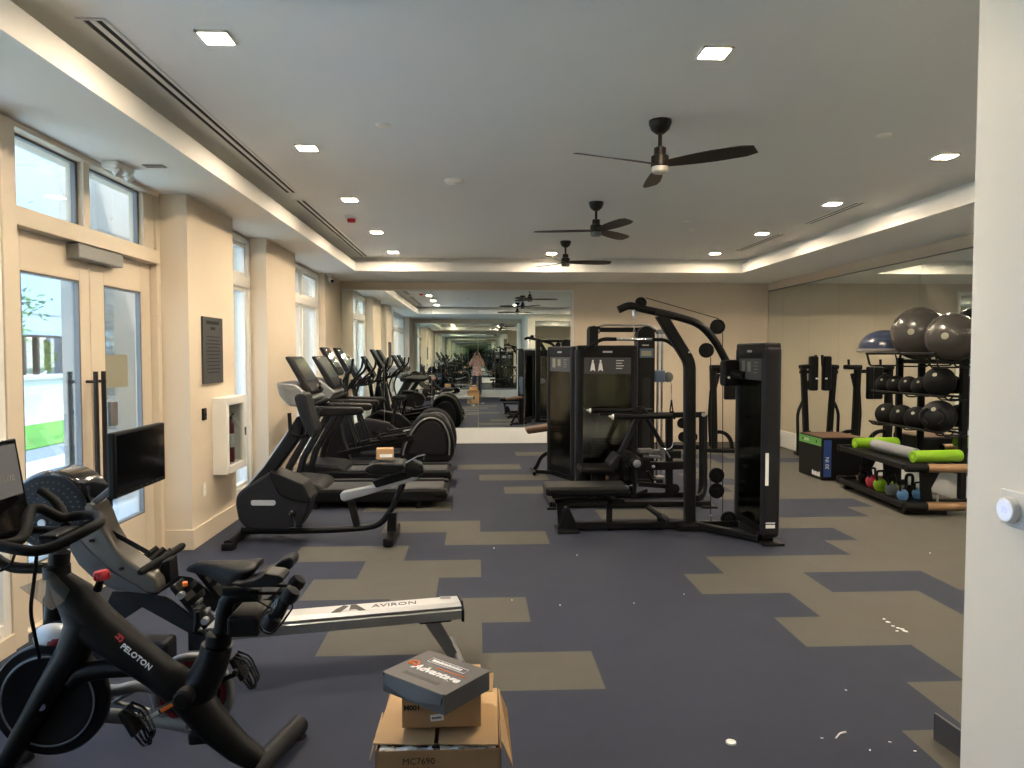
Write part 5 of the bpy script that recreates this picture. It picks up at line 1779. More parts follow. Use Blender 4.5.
    m = MB(); m.tube(fil([q(520, 372, -.1), q(548, 385, -.1), q(575, 432, -.1)], .03), .011, 10); m.tube(fil([q(520, 372, -.1), q(570, 382, -.1), q(592, 362, -.1), q(597, 335, -.1)], .03), .009, 10); m.build('hook_handle', 'chrome', t)
    for u, v in ((655, 212), (662, 300), (718, 300), (604, 632)):
        m = MB(); r = .058; m.lathe([(0, -.018), (r * .5, -.018), (r * .9, -.016), (r, -.01), (r * .95, 0), (r, .01), (r * .9, .016), (0, .018)], q(u, v, -.02), (0, 1, 0), 24); m.build('pulley', 'rubber', t)
    m = MB(); m.tube([q(375, 602), q(590, 618)], .022, sq=(.04, .05)); m.tube([q(430, 520), q(470, 590)], .02, 10); m.tube([q(330, 680), q(430, 640)], .02, 10); m.build('lower_linkage', 'black_metal', t)


press_machine()


# ================================================================== cable machine with two columns
def cable_machine():
    K = crop(575, 315, 7.314)
    Y = 9.25
    q = lambda u, v, dy=0: K(u, v, Y + dy)
    t = thing('cable_machine', 'black twin-column cable machine with chrome rods and a hanging strap handle', 'weight machine', (1.9, Y, 0))
    for (u0, u1, vt, nm) in ((450, 572, 82, 1), (98, 160, 80, 0)):
        x0, x1 = q(u0, 300).x, q(u1, 300).x
        zt = q(0, vt).z
        w_ = x1 - x0
        cx = (x0 + x1) / 2
        m = MB()
        n = 12
        pts = [V((x0, Y - .1, .02)), V((x1, Y - .1, .02))]
        pts += [V((cx + w_ / 2 * math.cos(a), Y - .1, zt - w_ / 2 + w_ / 2 * math.sin(a))) for a in [PI * i / n for i in range(n + 1)]]
        m.prism(pts, (0, .26, 0), .012)
        col = m.build('column', 'black_plastic', t)
        if nm:
            m = MB(); m.bb((x0 + .02, Y - .112, q(0, 312).z), (x1 - .02, Y - .10, q(0, 245).z)); m.build('display_panel', 'blue_pad', col)
            m = MB(); m.bb((x0 + .035, Y - .116, q(0, 300).z), (x1 - .05, Y - .112, q(0, 262).z)); m.bb((x0 + .05, Y - .104, q(0, 226).z), (x1 - .08, Y - .10, q(0, 216).z)); m.build('panel_print', 'placard_grey', col)
            m = MB(); m.bb((x0 + .06, Y - .104, .3), (x1 - .06, Y - .10, q(0, 460).z), .0); m.build('slot', 'slot_black', col)
        rx = x1 + .05 if nm else x0 + .05
        for dx in (0, .055):
            m = MB(); m.cyl((rx + dx, Y - .04, .05), (rx + dx, Y - .04, q(0, 120).z), .0145, n=14); m.build('guide_rod', 'chrome', t)
        if not nm:
            m = MB(); m.box((rx + .02, Y, zt - .05), (.14, .16, .09), .015); m.build('column_cap', 'black_plastic', col)
        m = MB(); m.box((rx + .03, Y - .04, q(0, 122).z), (.10, .10, .06), .012); m.box((rx + .03, Y - .04, .05), (.12, .14, .08), .012); m.build('rod_mount', 'grey_paint', t)
        zc_ = q(0, 448).z if nm else 1.0
        m = MB(); m.box((rx + .02, Y - .05, zc_), (.13, .10, .15), .015); cg = m.build('carriage', 'blue_pad', t)
        m = MB(); m.lathe([(0, -.03), (.05, -.03), (.065, -.02), (.065, .02), (.05, .03), (0, .03)], (rx + .13, Y - .06, zc_ - .01), (.3, 1, 0), 24); m.build('pulley_guard', 'grey_paint', cg)
        if nm:
            hx = rx + .16
            m = MB()
            m.tube([(hx, Y - .08, zc_ - .05), (hx + .01, Y - .08, zc_ - .22)], .004, 6)
            k = 0
            zz = zc_ - .12
            while zz > zc_ - .30:
                m.ball((hx + .01, Y - .08, zz), (.006, .006, .01), 8, 6); zz -= .025
            m.build('chain', 'chrome', t)
            m = MB()
            a_ = V((hx + .01, Y - .08, zc_ - .30))
            m.tube([a_, a_ + V((-.025, 0, -.22))], .006, sq=(.018, .004)); m.tube([a_, a_ + V((.03, 0, -.22))], .006, sq=(.018, .004)); m.tube([a_ + V((-.035, 0, -.19)), a_ + V((.05, 0, -.24))], .014, 12)
            m.build('strap_handle', 'rubber', t)
    # wavy pull-up bar across the top
    m = MB()
    m.tube(fil([q(125, 118), q(205, 70), q(300, 74), q(380, 80), q(470, 72), q(545, 76), q(625, 120)], .08), .014, 12)
    m.build('pull_up_bar', 'steel_grey', t)
    m = MB(); m.tube([(q(110, 0).x, Y + .06, 1.96), (q(600, 0).x, Y + .06, 1.96)], .03, sq=(.06, .06)); m.build('cross_frame', 'black_metal', t); m = MB(); m.bb((q(90, 0).x, Y - .12, 0), (q(640, 0).x, Y + .16, .06), .012); m.build('cross_frame', 'black_metal', t)


cable_machine()


# ================================================================== machine beyond, by the far mirror
def chest_machine():
    t = thing('seated_press_machine', 'black machine with seat coloured warm-lit brown and grey-blue back pad, close to the far mirror', 'weight machine', (1.0, 9.9, 0))
    tower(t, 1.16, 9.62, -67.5, .72, .17, 1.72, .06)
    Y = 10.05
    q = lambda x, y, dy=0: P(x, y, Y + dy)
    m = MB(); m.tube(fil([(q(533, 472).x, Y, .03), q(537, 466), q(541, 456), q(552, 451), q(560, 451)], .10, 6), .03, sq=(.05, .05)); m.tube([(q(533, 472).x, Y - .25, .03), (q(533, 472).x, Y + .25, .03)], .026, 12); m.tube([(q(533, 472).x, Y, .03), (1.15, 9.85, .03)], .03, sq=(.06, .05)); m.tube([(1.0, Y, .03), (1.0, Y, .9)], .03, sq=(.06, .06)); m.build('base_frame', 'black_metal', t)
    a, b = q(527, 428), q(552, 427)
    m = MB(); m.box(((a.x + b.x) / 2, Y, a.z), (b.x - a.x + .04, .34, .065), .022, Matrix.Rotation(R(-8), 4, 'Y'), seg=3); s = m.build('seat_pad', 'vinyl_lit_brown', t)  # brown is the light on the pad's top, painted in
    m = MB(); m.box(((a.x + b.x) / 2, Y, a.z - .03), (b.x - a.x, .30, .03), .008, Matrix.Rotation(R(-8), 4, 'Y')); m.build('pad_board', 'black_plastic', s)
    c_ = q(551, 407)
    m = MB(); m.box((c_.x + .0, Y, c_.z), (.07, .32, .42), .03, seg=3); m.build('back_pad', 'blue_pad', t)
    m = MB(); m.tube([(1.02, Y, .8), (1.02, Y, 1.15)], .03, sq=(.06, .06)); m.build('pad_post', 'black_metal', t)


chest_machine()


# ================================================================== dip / knee raise stations
def dip_station(name_lab, Y, dx=0., two=.57, pad=True):
    K = crop(760, 330, 5.12)
    q = lambda u, v, dy=0: K(u, v, 11.39 + dy)
    t = thing('dip_station', name_lab, 'dip station', (5.19, 11.39, 0), 'dip stations along the right side')
    for k, ox in enumerate((0,)):
        o = V((ox, 0, 0))
        m = MB()
        p0, p1 = q(222, 180), q(236, 545)
        m.tube([V((p1.x, 11.39, .03)) + o, p1 + o, p0 + o], .03, sq=(.085, .075))
        m.tube(fil([q(222, 360) + o, q(192, 420) + o, q(194, 560) + o, V((q(194, 560).x, 11.39, .03)) + o], .10, 5), .024, 12)
        m.tube([q(265, 235) + o, q(220, 340) + o], .026, sq=(.05, .05))
        m.tube([q(232, 520, -.02) + o, q(250, 522, -.06) + o, q(268, 540, -.22) + o], .028, sq=(.05, .05))
        m.tube([V((p1.x - .05, 11.14, .035)) + o, V((p1.x - .05, 11.66, .035)) + o], .03, sq=(.06, .06))
        m.tube([q(205, 215) + o, q(278, 215) + o], .03, sq=(.06, .05))
        m.build('upright', 'black_metal', t)
        m = MB(); m.box(q(232, 188) + o, (.17, .16, .07), .025, Matrix.Rotation(R(-4), 4, 'Y'), seg=3); m.build('forearm_pad', 'vinyl', t)
        m = MB()
        if k == 0:
            m.tube([q(286, 128) + o, q(282, 185) + o], .022, 12)
        else:
            m.tube([q(268, 128) + o, q(276, 200) + o], .024, 12); m.tube(fil([q(276, 200) + o, q(284, 236) + o, q(318, 241) + o], .04), .016, 10); m.box(q(290, 182) + o, (.06, .09, .06), .015)
        m.build('grip', 'rubber', t)
    if pad:
        m = MB(); c_ = q(273, 222, -.04); m.box(c_, (.13, .12, .55), .03, seg=3); m.build('back_pad', 'vinyl', t)
        MB().box(c_ + V((.03, -.061, -.08)), (.04, .004, .025), .001).build('pad_label', 'white_print', t)
    t.location = t.location + V((dx, Y - 11.39, 0))
    return t


dip_station('black dip station with back pad behind the plyo box', 11.39)


def back_station():
    """Stand seen between the lat machine's post and its tower."""
    K = crop(690, 340, 3.49)
    Y = 12.0
    q = lambda u, v, dy=0: K(u, v, Y + dy)
    t = thing('knee_raise_station', 'black knee raise stand by the far wall, seen past the lat pulldown post', 'dip station', (4.1, Y, 0))
    for ox in (0, .55):
        o = V((ox, 0, 0))
        m = MB()
        m.tube([V((q(88, 0).x, Y, .03)) + o, q(84, 330) + o, q(80, 95) + o], .03, sq=(.10, .09))
        m.tube(fil([q(82, 320) + o, q(120, 322) + o, q(142, 345) + o, q(148, 392) + o], .10, 5), .03, sq=(.06, .06))
        m.tube([q(100, 118) + o, q(82, 190) + o], .026, sq=(.05, .05))
        m.tube([V((q(60, 0).x, Y, .04)) + o, V((q(158, 0).x, Y - .1, .04)) + o], .03, sq=(.07, .06))
        m.tube([q(80, 125) + o, q(72, 180) + o, q(66, 260) + o, q(70, 370) + o], .022, 10)
        m.build('upright', 'black_metal', t)
        m = MB(); m.box(q(98, 95) + o, (.26, .18, .08), .025, seg=3); m.build('forearm_pad', 'vinyl', t)
        m = MB(); m.tube([q(112, 95) + o, q(114, 68) + o], .02, 12); m.build('grip', 'rubber', t)
    m = MB(); m.tube([q(84, 110), q(84, 110) + V((.55, 0, 0))], .03, sq=(.06, .06)); m.build('cross_frame', 'black_metal', t); m = MB(); m.tube([V((q(88, 0).x, Y + .1, .04)), V((q(88, 0).x + .55, Y + .1, .04))], .03, sq=(.06, .06)); m.build('cross_frame', 'black_metal', t)
    m = MB(); m.box(q(84, 150) + V((.28, -.08, 0)), (.28, .07, .55), .03, seg=3); m.build('back_pad', 'vinyl', t)


back_station()


# ================================================================== plyo box
def plyo():
    t = thing('plyo_box', 'black foam plyo box with green and blue edge labels', 'plyo box', (4.78, 9.6, 0))
    x0, x1, y0, y1, h = 4.48, 5.06, 9.24, 9.94, .56
    m = MB(); m.bb((x0, y0, .0), (x1, y1, h), .022); m.build('foam_body', 'black_plastic', t)
    m = MB(); m.bb((x0 + .01, y0 + .01, h), (x1 - .01, y1 - .01, h + .004), .001); m.build('top_reflection', 'vinyl_lit_brown', t)  # brown reflection on the black top, painted as a thin sheet
    m = MB(); m.bb((x0 - .004, y0 + .03, h - .115), (x0 + .002, y1 - .02, h - .015), .001); gl = m.build('green_label', 'green_label', t)
    n = V((-1, 0, 0))
    MB().text('24 IN', (x0 - .0045, y1 - .18, h - .085), (0, -1, 0), UZ, .06, .0005).build('lettering', 'white_print', gl)
    for y in (y1 - .14, y0 + .16):
        m = MB(); m.cyl((x0 - .005, y, h - .065), (x0 - .003, y, h - .065), .018, n=14); m.build('eyelet', 'charcoal', gl)
    m = MB(); m.bb((x0 + .02, y0 - .004, .05), (x0 + .12, y0 + .002, h - .03), .001); bl = m.build('blue_label', 'blue_label', t)
    MB().text('30 IN', (x0 + .09, y0 - .0045, .15), UZ, (-1, 0, 0), .07, .0005).build('lettering', 'white_print', bl)
    MB().strokes((x0 - .0008, y0 + .28, .045), (0, -1, 0), UZ, 5, .038, .062).build('lettering', 'white_print', t)


plyo()


# ================================================================== kettlebell rack
KX0, KX1, KY0, KY1 = 4.33, 5.02, 7.16, 8.83


def kb_rack():
    t = thing('kettlebell_rack', 'low black two-shelf rack with copper-coloured end tubes', 'rack', (KX0, KY0, 0))
    for z, nm in ((.10, 0), (.50, 1)):
        m = MB(); m.bb((KX0 + .04, KY0 + .08, z - .02), (KX1 - .22, KY1 - .06, z), .006); m.bb((KX0 + .02, KY0 + .08, z - .035), (KX0 + .05, KY1 - .06, z + .02), .006); m.build('shelf', 'black_metal', t)
        for y in (KY0 + .03, KY1 - .02):
            m = MB(); m.cyl((KX0 + .02, y, z + (-.01 if nm else .0)), (KX1, y, z + (-.01 if nm else .0)), .042, n=20, bev=.006); tb = m.build('end_tube', 'black_plastic', t)
            m = MB(); m.cyl((KX0 + .24, y, z + (-.01 if nm else .0)), (KX1 - .02, y, z + (-.01 if nm else .0)), .0445, n=24, bev=.004); m.build('copper_sleeve', 'copper', tb)
    for y in (KY0 + .16, (KY0 + KY1) / 2 + .1, KY1 - .2):
        m = MB(); m.prism([(KX0 + .16, y, .48), (KX1 - .20, y, .48), (KX1 - .25, y, .42), (KX1 - .33, y, .26), (KX1 - .30, y, .05), (KX1 - .42, y, .05), (KX1 - .44, y, .26), (KX0 + .24, y, .43)], (0, .03, 0), .004); m.build('side_plate', 'black_metal', t)
    m = MB()
    for y in (KY0 + .12, KY1 - .15):
        m = MB(); m.bb((KX0 + .05, y - .03, .0), (KX1 - .2, y + .03, .08), .01); m.build('foot', 'black_metal', t)
    m = MB()
    for y in (KY0 + .17,):
        m.cyl((KX1 - .28, y - .03, .1), (KX1 - .28, y - .03, .19), .012, n=12)
    m.build('adjust_bolt', 'silver', t)
    t.rotation_euler.z = R(-4)


kb_rack()


def kettlebell(px, py, Y, r, mt, lab, ang=0, tall=1.0):
    c_ = P(px, py, Y)
    z0 = .1005
    c_ = V((c_.x, Y, z0 + r * .94))
    t = thing('kettlebell', lab, 'kettlebell', (c_.x, c_.y, z0), 'kettlebells on the low shelf')
    m = MB()
    m.lathe([(0, -.94 * r), (.62 * r, -.94 * r), (.86 * r, -.6 * r), (r, -.1 * r), (.95 * r, .35 * r), (.72 * r, .72 * r), (.45 * r, .92 * r), (0, .98 * r)], c_, n=28)
    m.build('bell', mt, t)
    a = R(ang)
    d = V((math.cos(a), math.sin(a), 0))
    m = MB()
    k = r / .085 * tall
    hh = [c_ + d * -.05 * (r / .085) + V((0, 0, .55 * r)), c_ + d * -.062 * (r / .085) + V((0, 0, r + .055 * k)), c_ + d * -.05 * (r / .085) + V((0, 0, r + .10 * k)), c_ + d * .05 * (r / .085) + V((0, 0, r + .10 * k)), c_ + d * .062 * (r / .085) + V((0, 0, r + .055 * k)), c_ + d * .05 * (r / .085) + V((0, 0, .55 * r))]
    m.tube(fil(hh, .035, 4), .0155 * min(1.15, k), 10)
    m.build('handle', 'black_metal', t)


kettlebell(917.5, 498, 7.56, .056, 'kb_blue', 'small light blue kettlebell nearest the near copper tube', 10)
kettlebell(902.5, 500, 7.50, .058, 'kb_blue', 'light blue kettlebell left of the other blue one', 20)
kettlebell(909, 497, 7.72, .062, 'black_metal', 'black kettlebell with a tall handle between the two light blue ones', 10, 1.5)
kettlebell(891, 495, 7.78, .066, 'kb_grey', 'grey kettlebell between the lime and the blue ones', 15)
kettlebell(880, 491, 8.02, .072, 'kb_lime', 'lime green kettlebell in front of the pink one', 15)
kettlebell(892.5, 488, 8.00, .056, 'kb_lime', 'smaller lime green kettlebell behind the grey one', 15)
kettlebell(872, 486, 8.26, .070, 'kb_pink', 'pink kettlebell on the low shelf', 20)
kettlebell(864, 484, 8.50, .074, 'black_metal', 'black kettlebell at the far end of the low shelf', 20)


def roller(p0, p1, r, mt, lab, group='foam rollers on the top shelf'):
    t = thing('foam_roller', lab, 'foam roller', (V(p0) + V(p1)) / 2, group)
    d = (V(p1) - V(p0)).normalized()
    L = (V(p1) - V(p0)).length
    MB().lathe([(r * .28, 0), (r * .9, 0), (r, .012), (r, L - .012), (r * .9, L), (r * .28, L)], p0, d, 32).build('foam_tube', mt, t)
    m = MB()
    for e in (V(p0) - d * .0006, V(p1) + d * .0006):
        m.lathe([(r * .30, -.0006), (r * .36, -.0012), (r * .36, .0012), (r * .30, .0006)], e, d, 24)
    m.build('core_ring', 'kb_lime' if mt == 'lime' else 'kb_grey', t)


zr = .50 + .080
roller((4.53, 7.36, zr), (5.08, 7.42, zr), .064, 'lime', 'lime green foam roller lying nearest the camera on the rack top')
roller((4.67, 7.52, zr), (4.70, 8.40, zr), .064, 'foam_grey', 'long grey foam roller in the middle of the rack top')
roller((4.53, 8.53, zr), (5.08, 8.57, zr), .064, 'lime', 'lime green foam roller at the far end of the rack top')


# ================================================================== ball rack
def ball_rack():
    t = thing('ball_rack', 'tall black rack of medicine balls and exercise balls by the mirror', 'rack', (5.2, 8.2, 0))
    x, ya, yb = 5.30, 7.70, 8.92
    for y in (ya, yb):
        m = MB(); m.tube([(x, y, 0), (x, y, 1.60)], .03, sq=(.075, .06)); m.tube([(x - .36, y, .035), (x + .1, y, .035)], .03, sq=(.07, .06)); m.build('upright', 'black_metal', t)
    for z in (.4, 1.56):
        m = MB(); m.tube([(x + .03, ya, z), (x + .03, yb, z)], .025, sq=(.05, .05)); m.build('cross_bar', 'black_metal', t)
    for z, x0, x1, ye in ((.80, 4.98, 5.20, 9.02), (1.19, 5.0, 5.18, 9.02), (1.655, 4.88, 5.32, 8.95)):
        m = MB()
        for xx in (x0, x1):
            m.tube([(xx, ya - .14, z), (xx, ye, z)], .013, 10)
        for y in (ya - .13, ya, (ya + yb) / 2, yb, ye - .01):
            dp = .15 if z > 1.5 else .04
            m.tube(fil([(x0, y, z), (x0 + .04, y, z - dp), (x1 - .04, y, z - dp), (x1, y, z)], .03), .009, 8)
            if z < 1.5:
                m.tube([(x1 - .03, y, z - .035), (5.30, y, z - .035)], .009, 8)
        m.build('ball_shelf', 'black_metal', t)


ball_rack()


def on_rails(x0, x1, z, r, rt=.013):
    """Height and x of a ball resting on two rails."""
    h = (x1 - x0) / 2
    return (x0 + x1) / 2, z + math.sqrt(max((r + rt) ** 2 - h * h, 0))


def gym_ball(y, r, lab, mt='ball_grey'):
    x, z = on_rails(4.88, 5.32, 1.655, r)
    z += .001
    t = thing('exercise_ball', lab, 'exercise ball', (x, y, z - r), 'big grey exercise balls on the rack')
    prof = []
    N = 60
    for i in range(N + 1):
        a = -PI / 2 + PI * i / N
        rr = r * (1 - (.004 if (i % 3 == 1 and abs(a) < 1.2) else 0))
        prof.append((rr * math.cos(a), rr * math.sin(a)))
    MB().lathe(prof, (x, y, z), (-.75, -.66, .05), 56).build('ball_skin', mt, t, ang=60)
    d = V((-.75, -.66, .05)).normalized()
    MB().lathe([(.0, .002), (.02, .002), (.036, 0), (.036, -.004), (0, -.004)], V((x, y, z)) + d * r, d, 20).build('valve_disc', 'placard_grey', t)


gym_ball(8.20, .305, 'big grey exercise ball on the rack top, beside the half-dome trainer')
gym_ball(7.62, .265, 'smaller grey exercise ball on the rack top, nearer the camera')


def bosu():
    x, y, z = 5.06, 8.84, 1.67
    t = thing('balance_dome', 'dark blue half-dome balance trainer at the far end of the rack top', 'balance trainer', (x, y, z))
    MB().lathe([(.0, 0), (.30, 0), (.325, .012), (.325, .035), (.31, .045), (0, .045)], (x, y, z), n=48).build('base_platform', 'bosu_base', t)
    prof = [(.30 * math.cos(a), .045 + .235 * math.sin(a)) for a in [PI / 2 * i / 14 for i in range(15)]]
    MB().lathe(prof, (x, y, z), n=48).build('dome', 'bosu_blue', t)
    m = MB()
    for a in (.19, .26):
        m.tube([(x + a * math.cos(b), y + a * math.sin(b), z + .045 + .235 * math.sqrt(1 - (a / .3) ** 2)) for b in [2 * PI * i / 40 for i in range(40)]], .003, 6, closed=True)
    m.build('dome_ring', 'bosu_base', t)


bosu()


def med_ball(y, r, x0, x1, z, lab, grip=False):
    x, zc = on_rails(x0, x1, z, r)
    zc += .001
    t = thing('medicine_ball', lab, 'medicine ball', (x, y, zc - r), 'medicine balls on the rack')
    m = MB(); m.ball((x, y, zc), r, 28, 18); m.build('ball_skin', 'rubber' if not grip else 'charcoal', t)
    d = V((-.8, -.6, .12)).normalized()
    up = V((0, 0, 1))
    c_ = V((x, y, zc))
    if grip:
        s = d.cross(up).normalized()
        for k in (-1, 1):
            m = MB()
            pts = [c_ + (d * .9 + s * k * .35 + up * .5).normalized() * r * .98, c_ + (d * .9 + s * k * .75 + up * .2).normalized() * r * 1.10, c_ + (d * .9 + s * k * .75 - up * .3).normalized() * r * 1.10, c_ + (d * .9 + s * k * .35 - up * .55).normalized() * r * .98]
            m.tube(fil(pts, r * .3), r * .13, 10)
            m.build('grip_handle', 'black_plastic', t)
    m = MB()
    m.lathe([(0, .001), (r * .13, .0), (r * .15, -r * .03), (0, -r * .04)], c_ + (d + up * .45).normalized() * r, (d + up * .45), 14)
    m.build('weight_mark', 'placard_grey', t)


ordm = ['farthest', 'second', 'third', 'fourth']
for i, y in enumerate((8.88, 8.63, 8.38, 8.13)):
    med_ball(y, .112, 5.0, 5.18, 1.19, 'small black medicine ball, %s from the far end of the upper ball row' % ordm[i] if i else 'small black medicine ball at the far end of the upper ball row')
med_ball(7.80, .165, 5.0, 5.18, 1.19, 'larger black medicine ball at the near end of the upper ball row')
for i, y in enumerate((8.82, 8.50, 8.20)):
    med_ball(y, .138, 4.98, 5.20, .80, 'black medicine ball, %s from the far end of the lower ball row' % ordm[i] if i else 'black medicine ball at the far end of the lower ball row')
med_ball(7.80, .18, 4.98, 5.20, .80, 'large dark ball with two grip handles on the lower ball row', True)

# ================================================================== cartons on the carpet
def cartons():
    x0, x1, y0, y1, h = -.325, .075, 2.28, 2.68, .395
    t = thing('shipping_carton', 'large torn brown shipping carton on the carpet', 'box', (-.125, 2.5, 0))
    w = .005
    m = MB()
    m.bb((x0, y0, 0), (x1, y0 + w, h - .004), .001); m.bb((x0, y1 - w, 0), (x1, y1, h), .001); m.bb((x0, y0, 0), (x0 + w, y1, h), .001); m.bb((x1 - w, y0, 0), (x1, y1, h), .001); m.bb((x0, y0, 0), (x1, y1, w))
    m.build('carton_body', 'cardboard_dark', t, smooth=False)
    xm = -.135

    def flap(name, pts, thick=.004, mt='cardboard'):
        n = (V(pts[1]) - V(pts[0])).cross(V(pts[-1]) - V(pts[0])).normalized()
        if n.z < 0:
            n = -n
        MB().prism([V(p) for p in pts], n * thick, .0008).build(name, mt, t, smooth=False)

    flap('top_flap', [(x0 - .012, y0 + .03, h + .004), (xm - .006, y0 + .018, h + .002), (xm - .004, y1, h + .001), (x0 + .01, y1, h + .003)])
    flap('top_flap', [(xm + .008, y0 + .024, h + .000), (x1 - .01, y0 + .0, h + .006), (x1 - .002, y1, h + .004), (xm + .004, y1, h + .000)])
    flap('back_flap', [(x0 + .02, y1 - .03, h + .006), (x1 - .02, y1 - .03, h + .006), (x1 - .015, y1 + .03, h + .05), (x0 + .03, y1 + .03, h + .045)])
    flap('torn_flap', [(x0 - .004, y0 + .05, h - .002), (x0 - .02, y0 + .03, h - .05), (x0 - .024, y0 + .22, h - .06), (x0 - .006, y0 + .25, h - .002)])
    m = MB()
    m.prism([(x1 + .001, y0 + .02, h + .006), (x1 + .035, y0 + .07, h - .10), (x1 + .05, y0 + .14, h - .28), (x1 + .045, y0 + .22, h - .20), (x1 + .03, y1 - .05, h - .05), (x1 + .001, y1, h + .004)], (.004, 0, .001), .0008)
    m.build('torn_flap', 'cardboard', t, smooth=False)
    # crumpled white film showing at the open front edge
    m = MB()
    pts = []
    nx, ny = 26, 5
    for j in range(ny):
        for i in range(nx):
            x = x0 + .012 + (x1 - x0 - .03) * i / (nx - 1)
            pts.append((x, y0 + .006 + .032 * j / (ny - 1), h - .012 + .010 * math.sin(i * 1.7 + j) * math.sin(j * 1.3 + i * .6) + .004))
    fs = [(j * nx + i, j * nx + i + 1, (j + 1) * nx + i + 1, (j + 1) * nx + i) for j in range(ny - 1) for i in range(nx - 1)]
    m.add(pts, fs)
    m.build('plastic_film', 'white_film', t)
    m = MB(); m.bb((xm - .012, y0 + .012, h - .01), (xm + .014, y0 + .03, h + .001), .002); m.build('tape_gap', 'slot_black', t)
    tx = x0 + .085
    MB().text('MC7690', (tx, y0 - .0008, h - .048), (1, 0, 0), UZ, .030, .0004).build('lettering', 'brown_print', t)
    MB().text('Healthewipes', (tx, y0 - .0008, h - .072), (1, 0, 0), UZ, .021, .0004, bold=.0006).build('lettering', 'brown_print', t)
    # clear torn tape on the floor beside it
    a = PZ(516, 766, .006)
    m = MB()
    pts, nx = [], 9
    for j in range(3):
        for i in range(nx):
            pts.append((a.x - .02 + .014 * i, 2.72 - .004 * i + .03 * j - .02, .008 + .012 * (1 + math.sin(i * 2.1 + j * 1.7))))
    m.add(pts, [(j * nx + i, j * nx + i + 1, (j + 1) * nx + i + 1, (j + 1) * nx + i) for j in range(2) for i in range(nx - 1)])
    tag(m.build('packing_tape', 'white_film', at=(a.x, 2.71, .0)), 'crumpled strip of pale packing tape on the carpet beside the carton', 'tape')

    # middle carton
    hz = .416
    a, b = P(402, 729, 2.375), P(481, 729, 2.375)
    t = thing('small_carton', 'small brown carton marked M001 between the big carton and the grey box', 'box', ((a.x + b.x) / 2, 2.48, hz))
    m = MB(); m.bb((a.x, 2.375, hz), (b.x, 2.585, hz + .117), .002); m.build('carton_body', 'cardboard_dark', t)
    m = MB(); m.bb((a.x + .001, 2.376, hz + .116), (b.x - .001, 2.479, hz + .1192), .0005); m.bb((a.x + .001, 2.481, hz + .116), (b.x - .001, 2.584, hz + .1192), .0005); m.build('top_flap', 'cardboard', t)
    MB().text('M001', (a.x + .006, 2.3742, hz + .060), (1, 0, 0), UZ, .024, .0004, bold=.0009).build('lettering', 'black_print', t)
    s = MB(); s.box(P(437, 718, 2.3735) + V((0, .001, .001)), (.044, .0015, .022), 0, Matrix.Rotation(R(-6), 4, 'Y')); st = s.build('sticker', 'white_print', t)
    MB().strokes(P(437, 718, 2.3735) + V((-.016, -.0001, -.004)), V((1, 0, .1)), V((-.1, 0, 1)), 8, .0032, .007, .0003).build('sticker_print', 'black_print', st)
    # grey product box on top, turned
    z0 = hz + .120
    zt = z0 + .066
    pts = [PZ(x, y, zt) for x, y in ((449, 697), (486, 669), (427, 649), (384, 672))]
    c_ = sum((V((p.x, p.y, 0)) for p in pts), V()) / 4
    u = ((pts[0] - pts[3]) + (pts[1] - pts[2])).normalized()
    u.z = 0; u.normalize()
    v = V((-u.y, u.x, 0))
    lu = ((pts[0] - pts[3]).length + (pts[1] - pts[2]).length) / 2
    lv = ((pts[1] - pts[0]).length + (pts[2] - pts[3]).length) / 2
    t = thing('product_box', 'dark grey product box with white and orange print on top of the cartons', 'box', (c_.x, c_.y, z0))
    Mx = Matrix(((u.x, v.x, 0, c_.x), (u.y, v.y, 0, c_.y), (0, 0, 1, z0), (0, 0, 0, 1)))
    m = MB(); m.box((0, 0, .030), (lu - .004, lv - .004, .060), .002); m.xf(Mx).build('box_tray', 'box_grey', t)
    m = MB(); m.box((0, 0, .0625), (lu, lv, .005), .0015)
    # tuck flap hanging down the near-left side, slightly bowed
    rings = []
    for i in range(13):
        x = -lu / 2 + .012 + (lu - .024) * i / 12
        bow = .008 * math.sin(PI * i / 12)
        dz = .030 + .016 * math.sin(PI * i / 12)
        rings.append([V((x, -lv / 2 - .001, .063)), V((x, -lv / 2 - .004 - bow, .063 - dz)), V((x, -lv / 2 - .001 - bow, .063 - dz)), V((x, -lv / 2 + .002, .062))])
    m.loft(rings)
    for sx in (-1, 1):
        m.tube([(sx * (lu / 2 - .006), -lv / 2 + .004, .066), (sx * (lu / 2 - .006), -lv / 2 - .003, .054)], .005, 8)
    m.xf(Mx); lid = m.build('box_lid', 'box_grey', t)
    W = lambda x, y, z=.0655: Mx @ V((x, y, z))
    MB().text('Advantage', W(lu * .40, -lv * .12), u, v, .048, .0004, 'RIGHT', bold=.0016, shear=.2).build('lettering', 'white_print', lid)
    m = MB()
    arc = [W(-lu * .36 + math.cos(a) * .018, lv * -.01 + math.sin(a) * .018) for a in [R(x_) for x_ in range(-20, 230, 20)]]
    m.tube(arc, .0035, 6)
    m.tube([W(-lu * .36, -lv * .02), W(-lu * .28, -lv * .06)], .004, 6); m.tube([W(-lu * .42, -lv * .05), W(-lu * .37, lv * -.02)], .0035, 6)
    m.build('logo', 'orange', lid)
    m = MB(); m.tube([W(-lu * .05, lv * .085), W(lu * .40, lv * .085)], .0022, 6); m.build('print_line', 'orange', lid)
    m = MB()
    A = [W(-lu * .28, lv * .18), W(lu * .30, lv * .18), W(lu * .30, lv * .31), W(-lu * .28, lv * .31)]
    m.tube(A, .0013, 5, closed=True); m.build('print_frame', 'white_print', lid)
    MB().strokes(W(-lu * .24, lv * .215), u, v, 15, .0072, .015, .0005).build('lettering', 'white_print', lid)
    MB().strokes(W(-lu * .30, -lv * .33), u, v, 13, .010, .019, .0005).build('lettering', 'sign_grey', lid)


cartons()

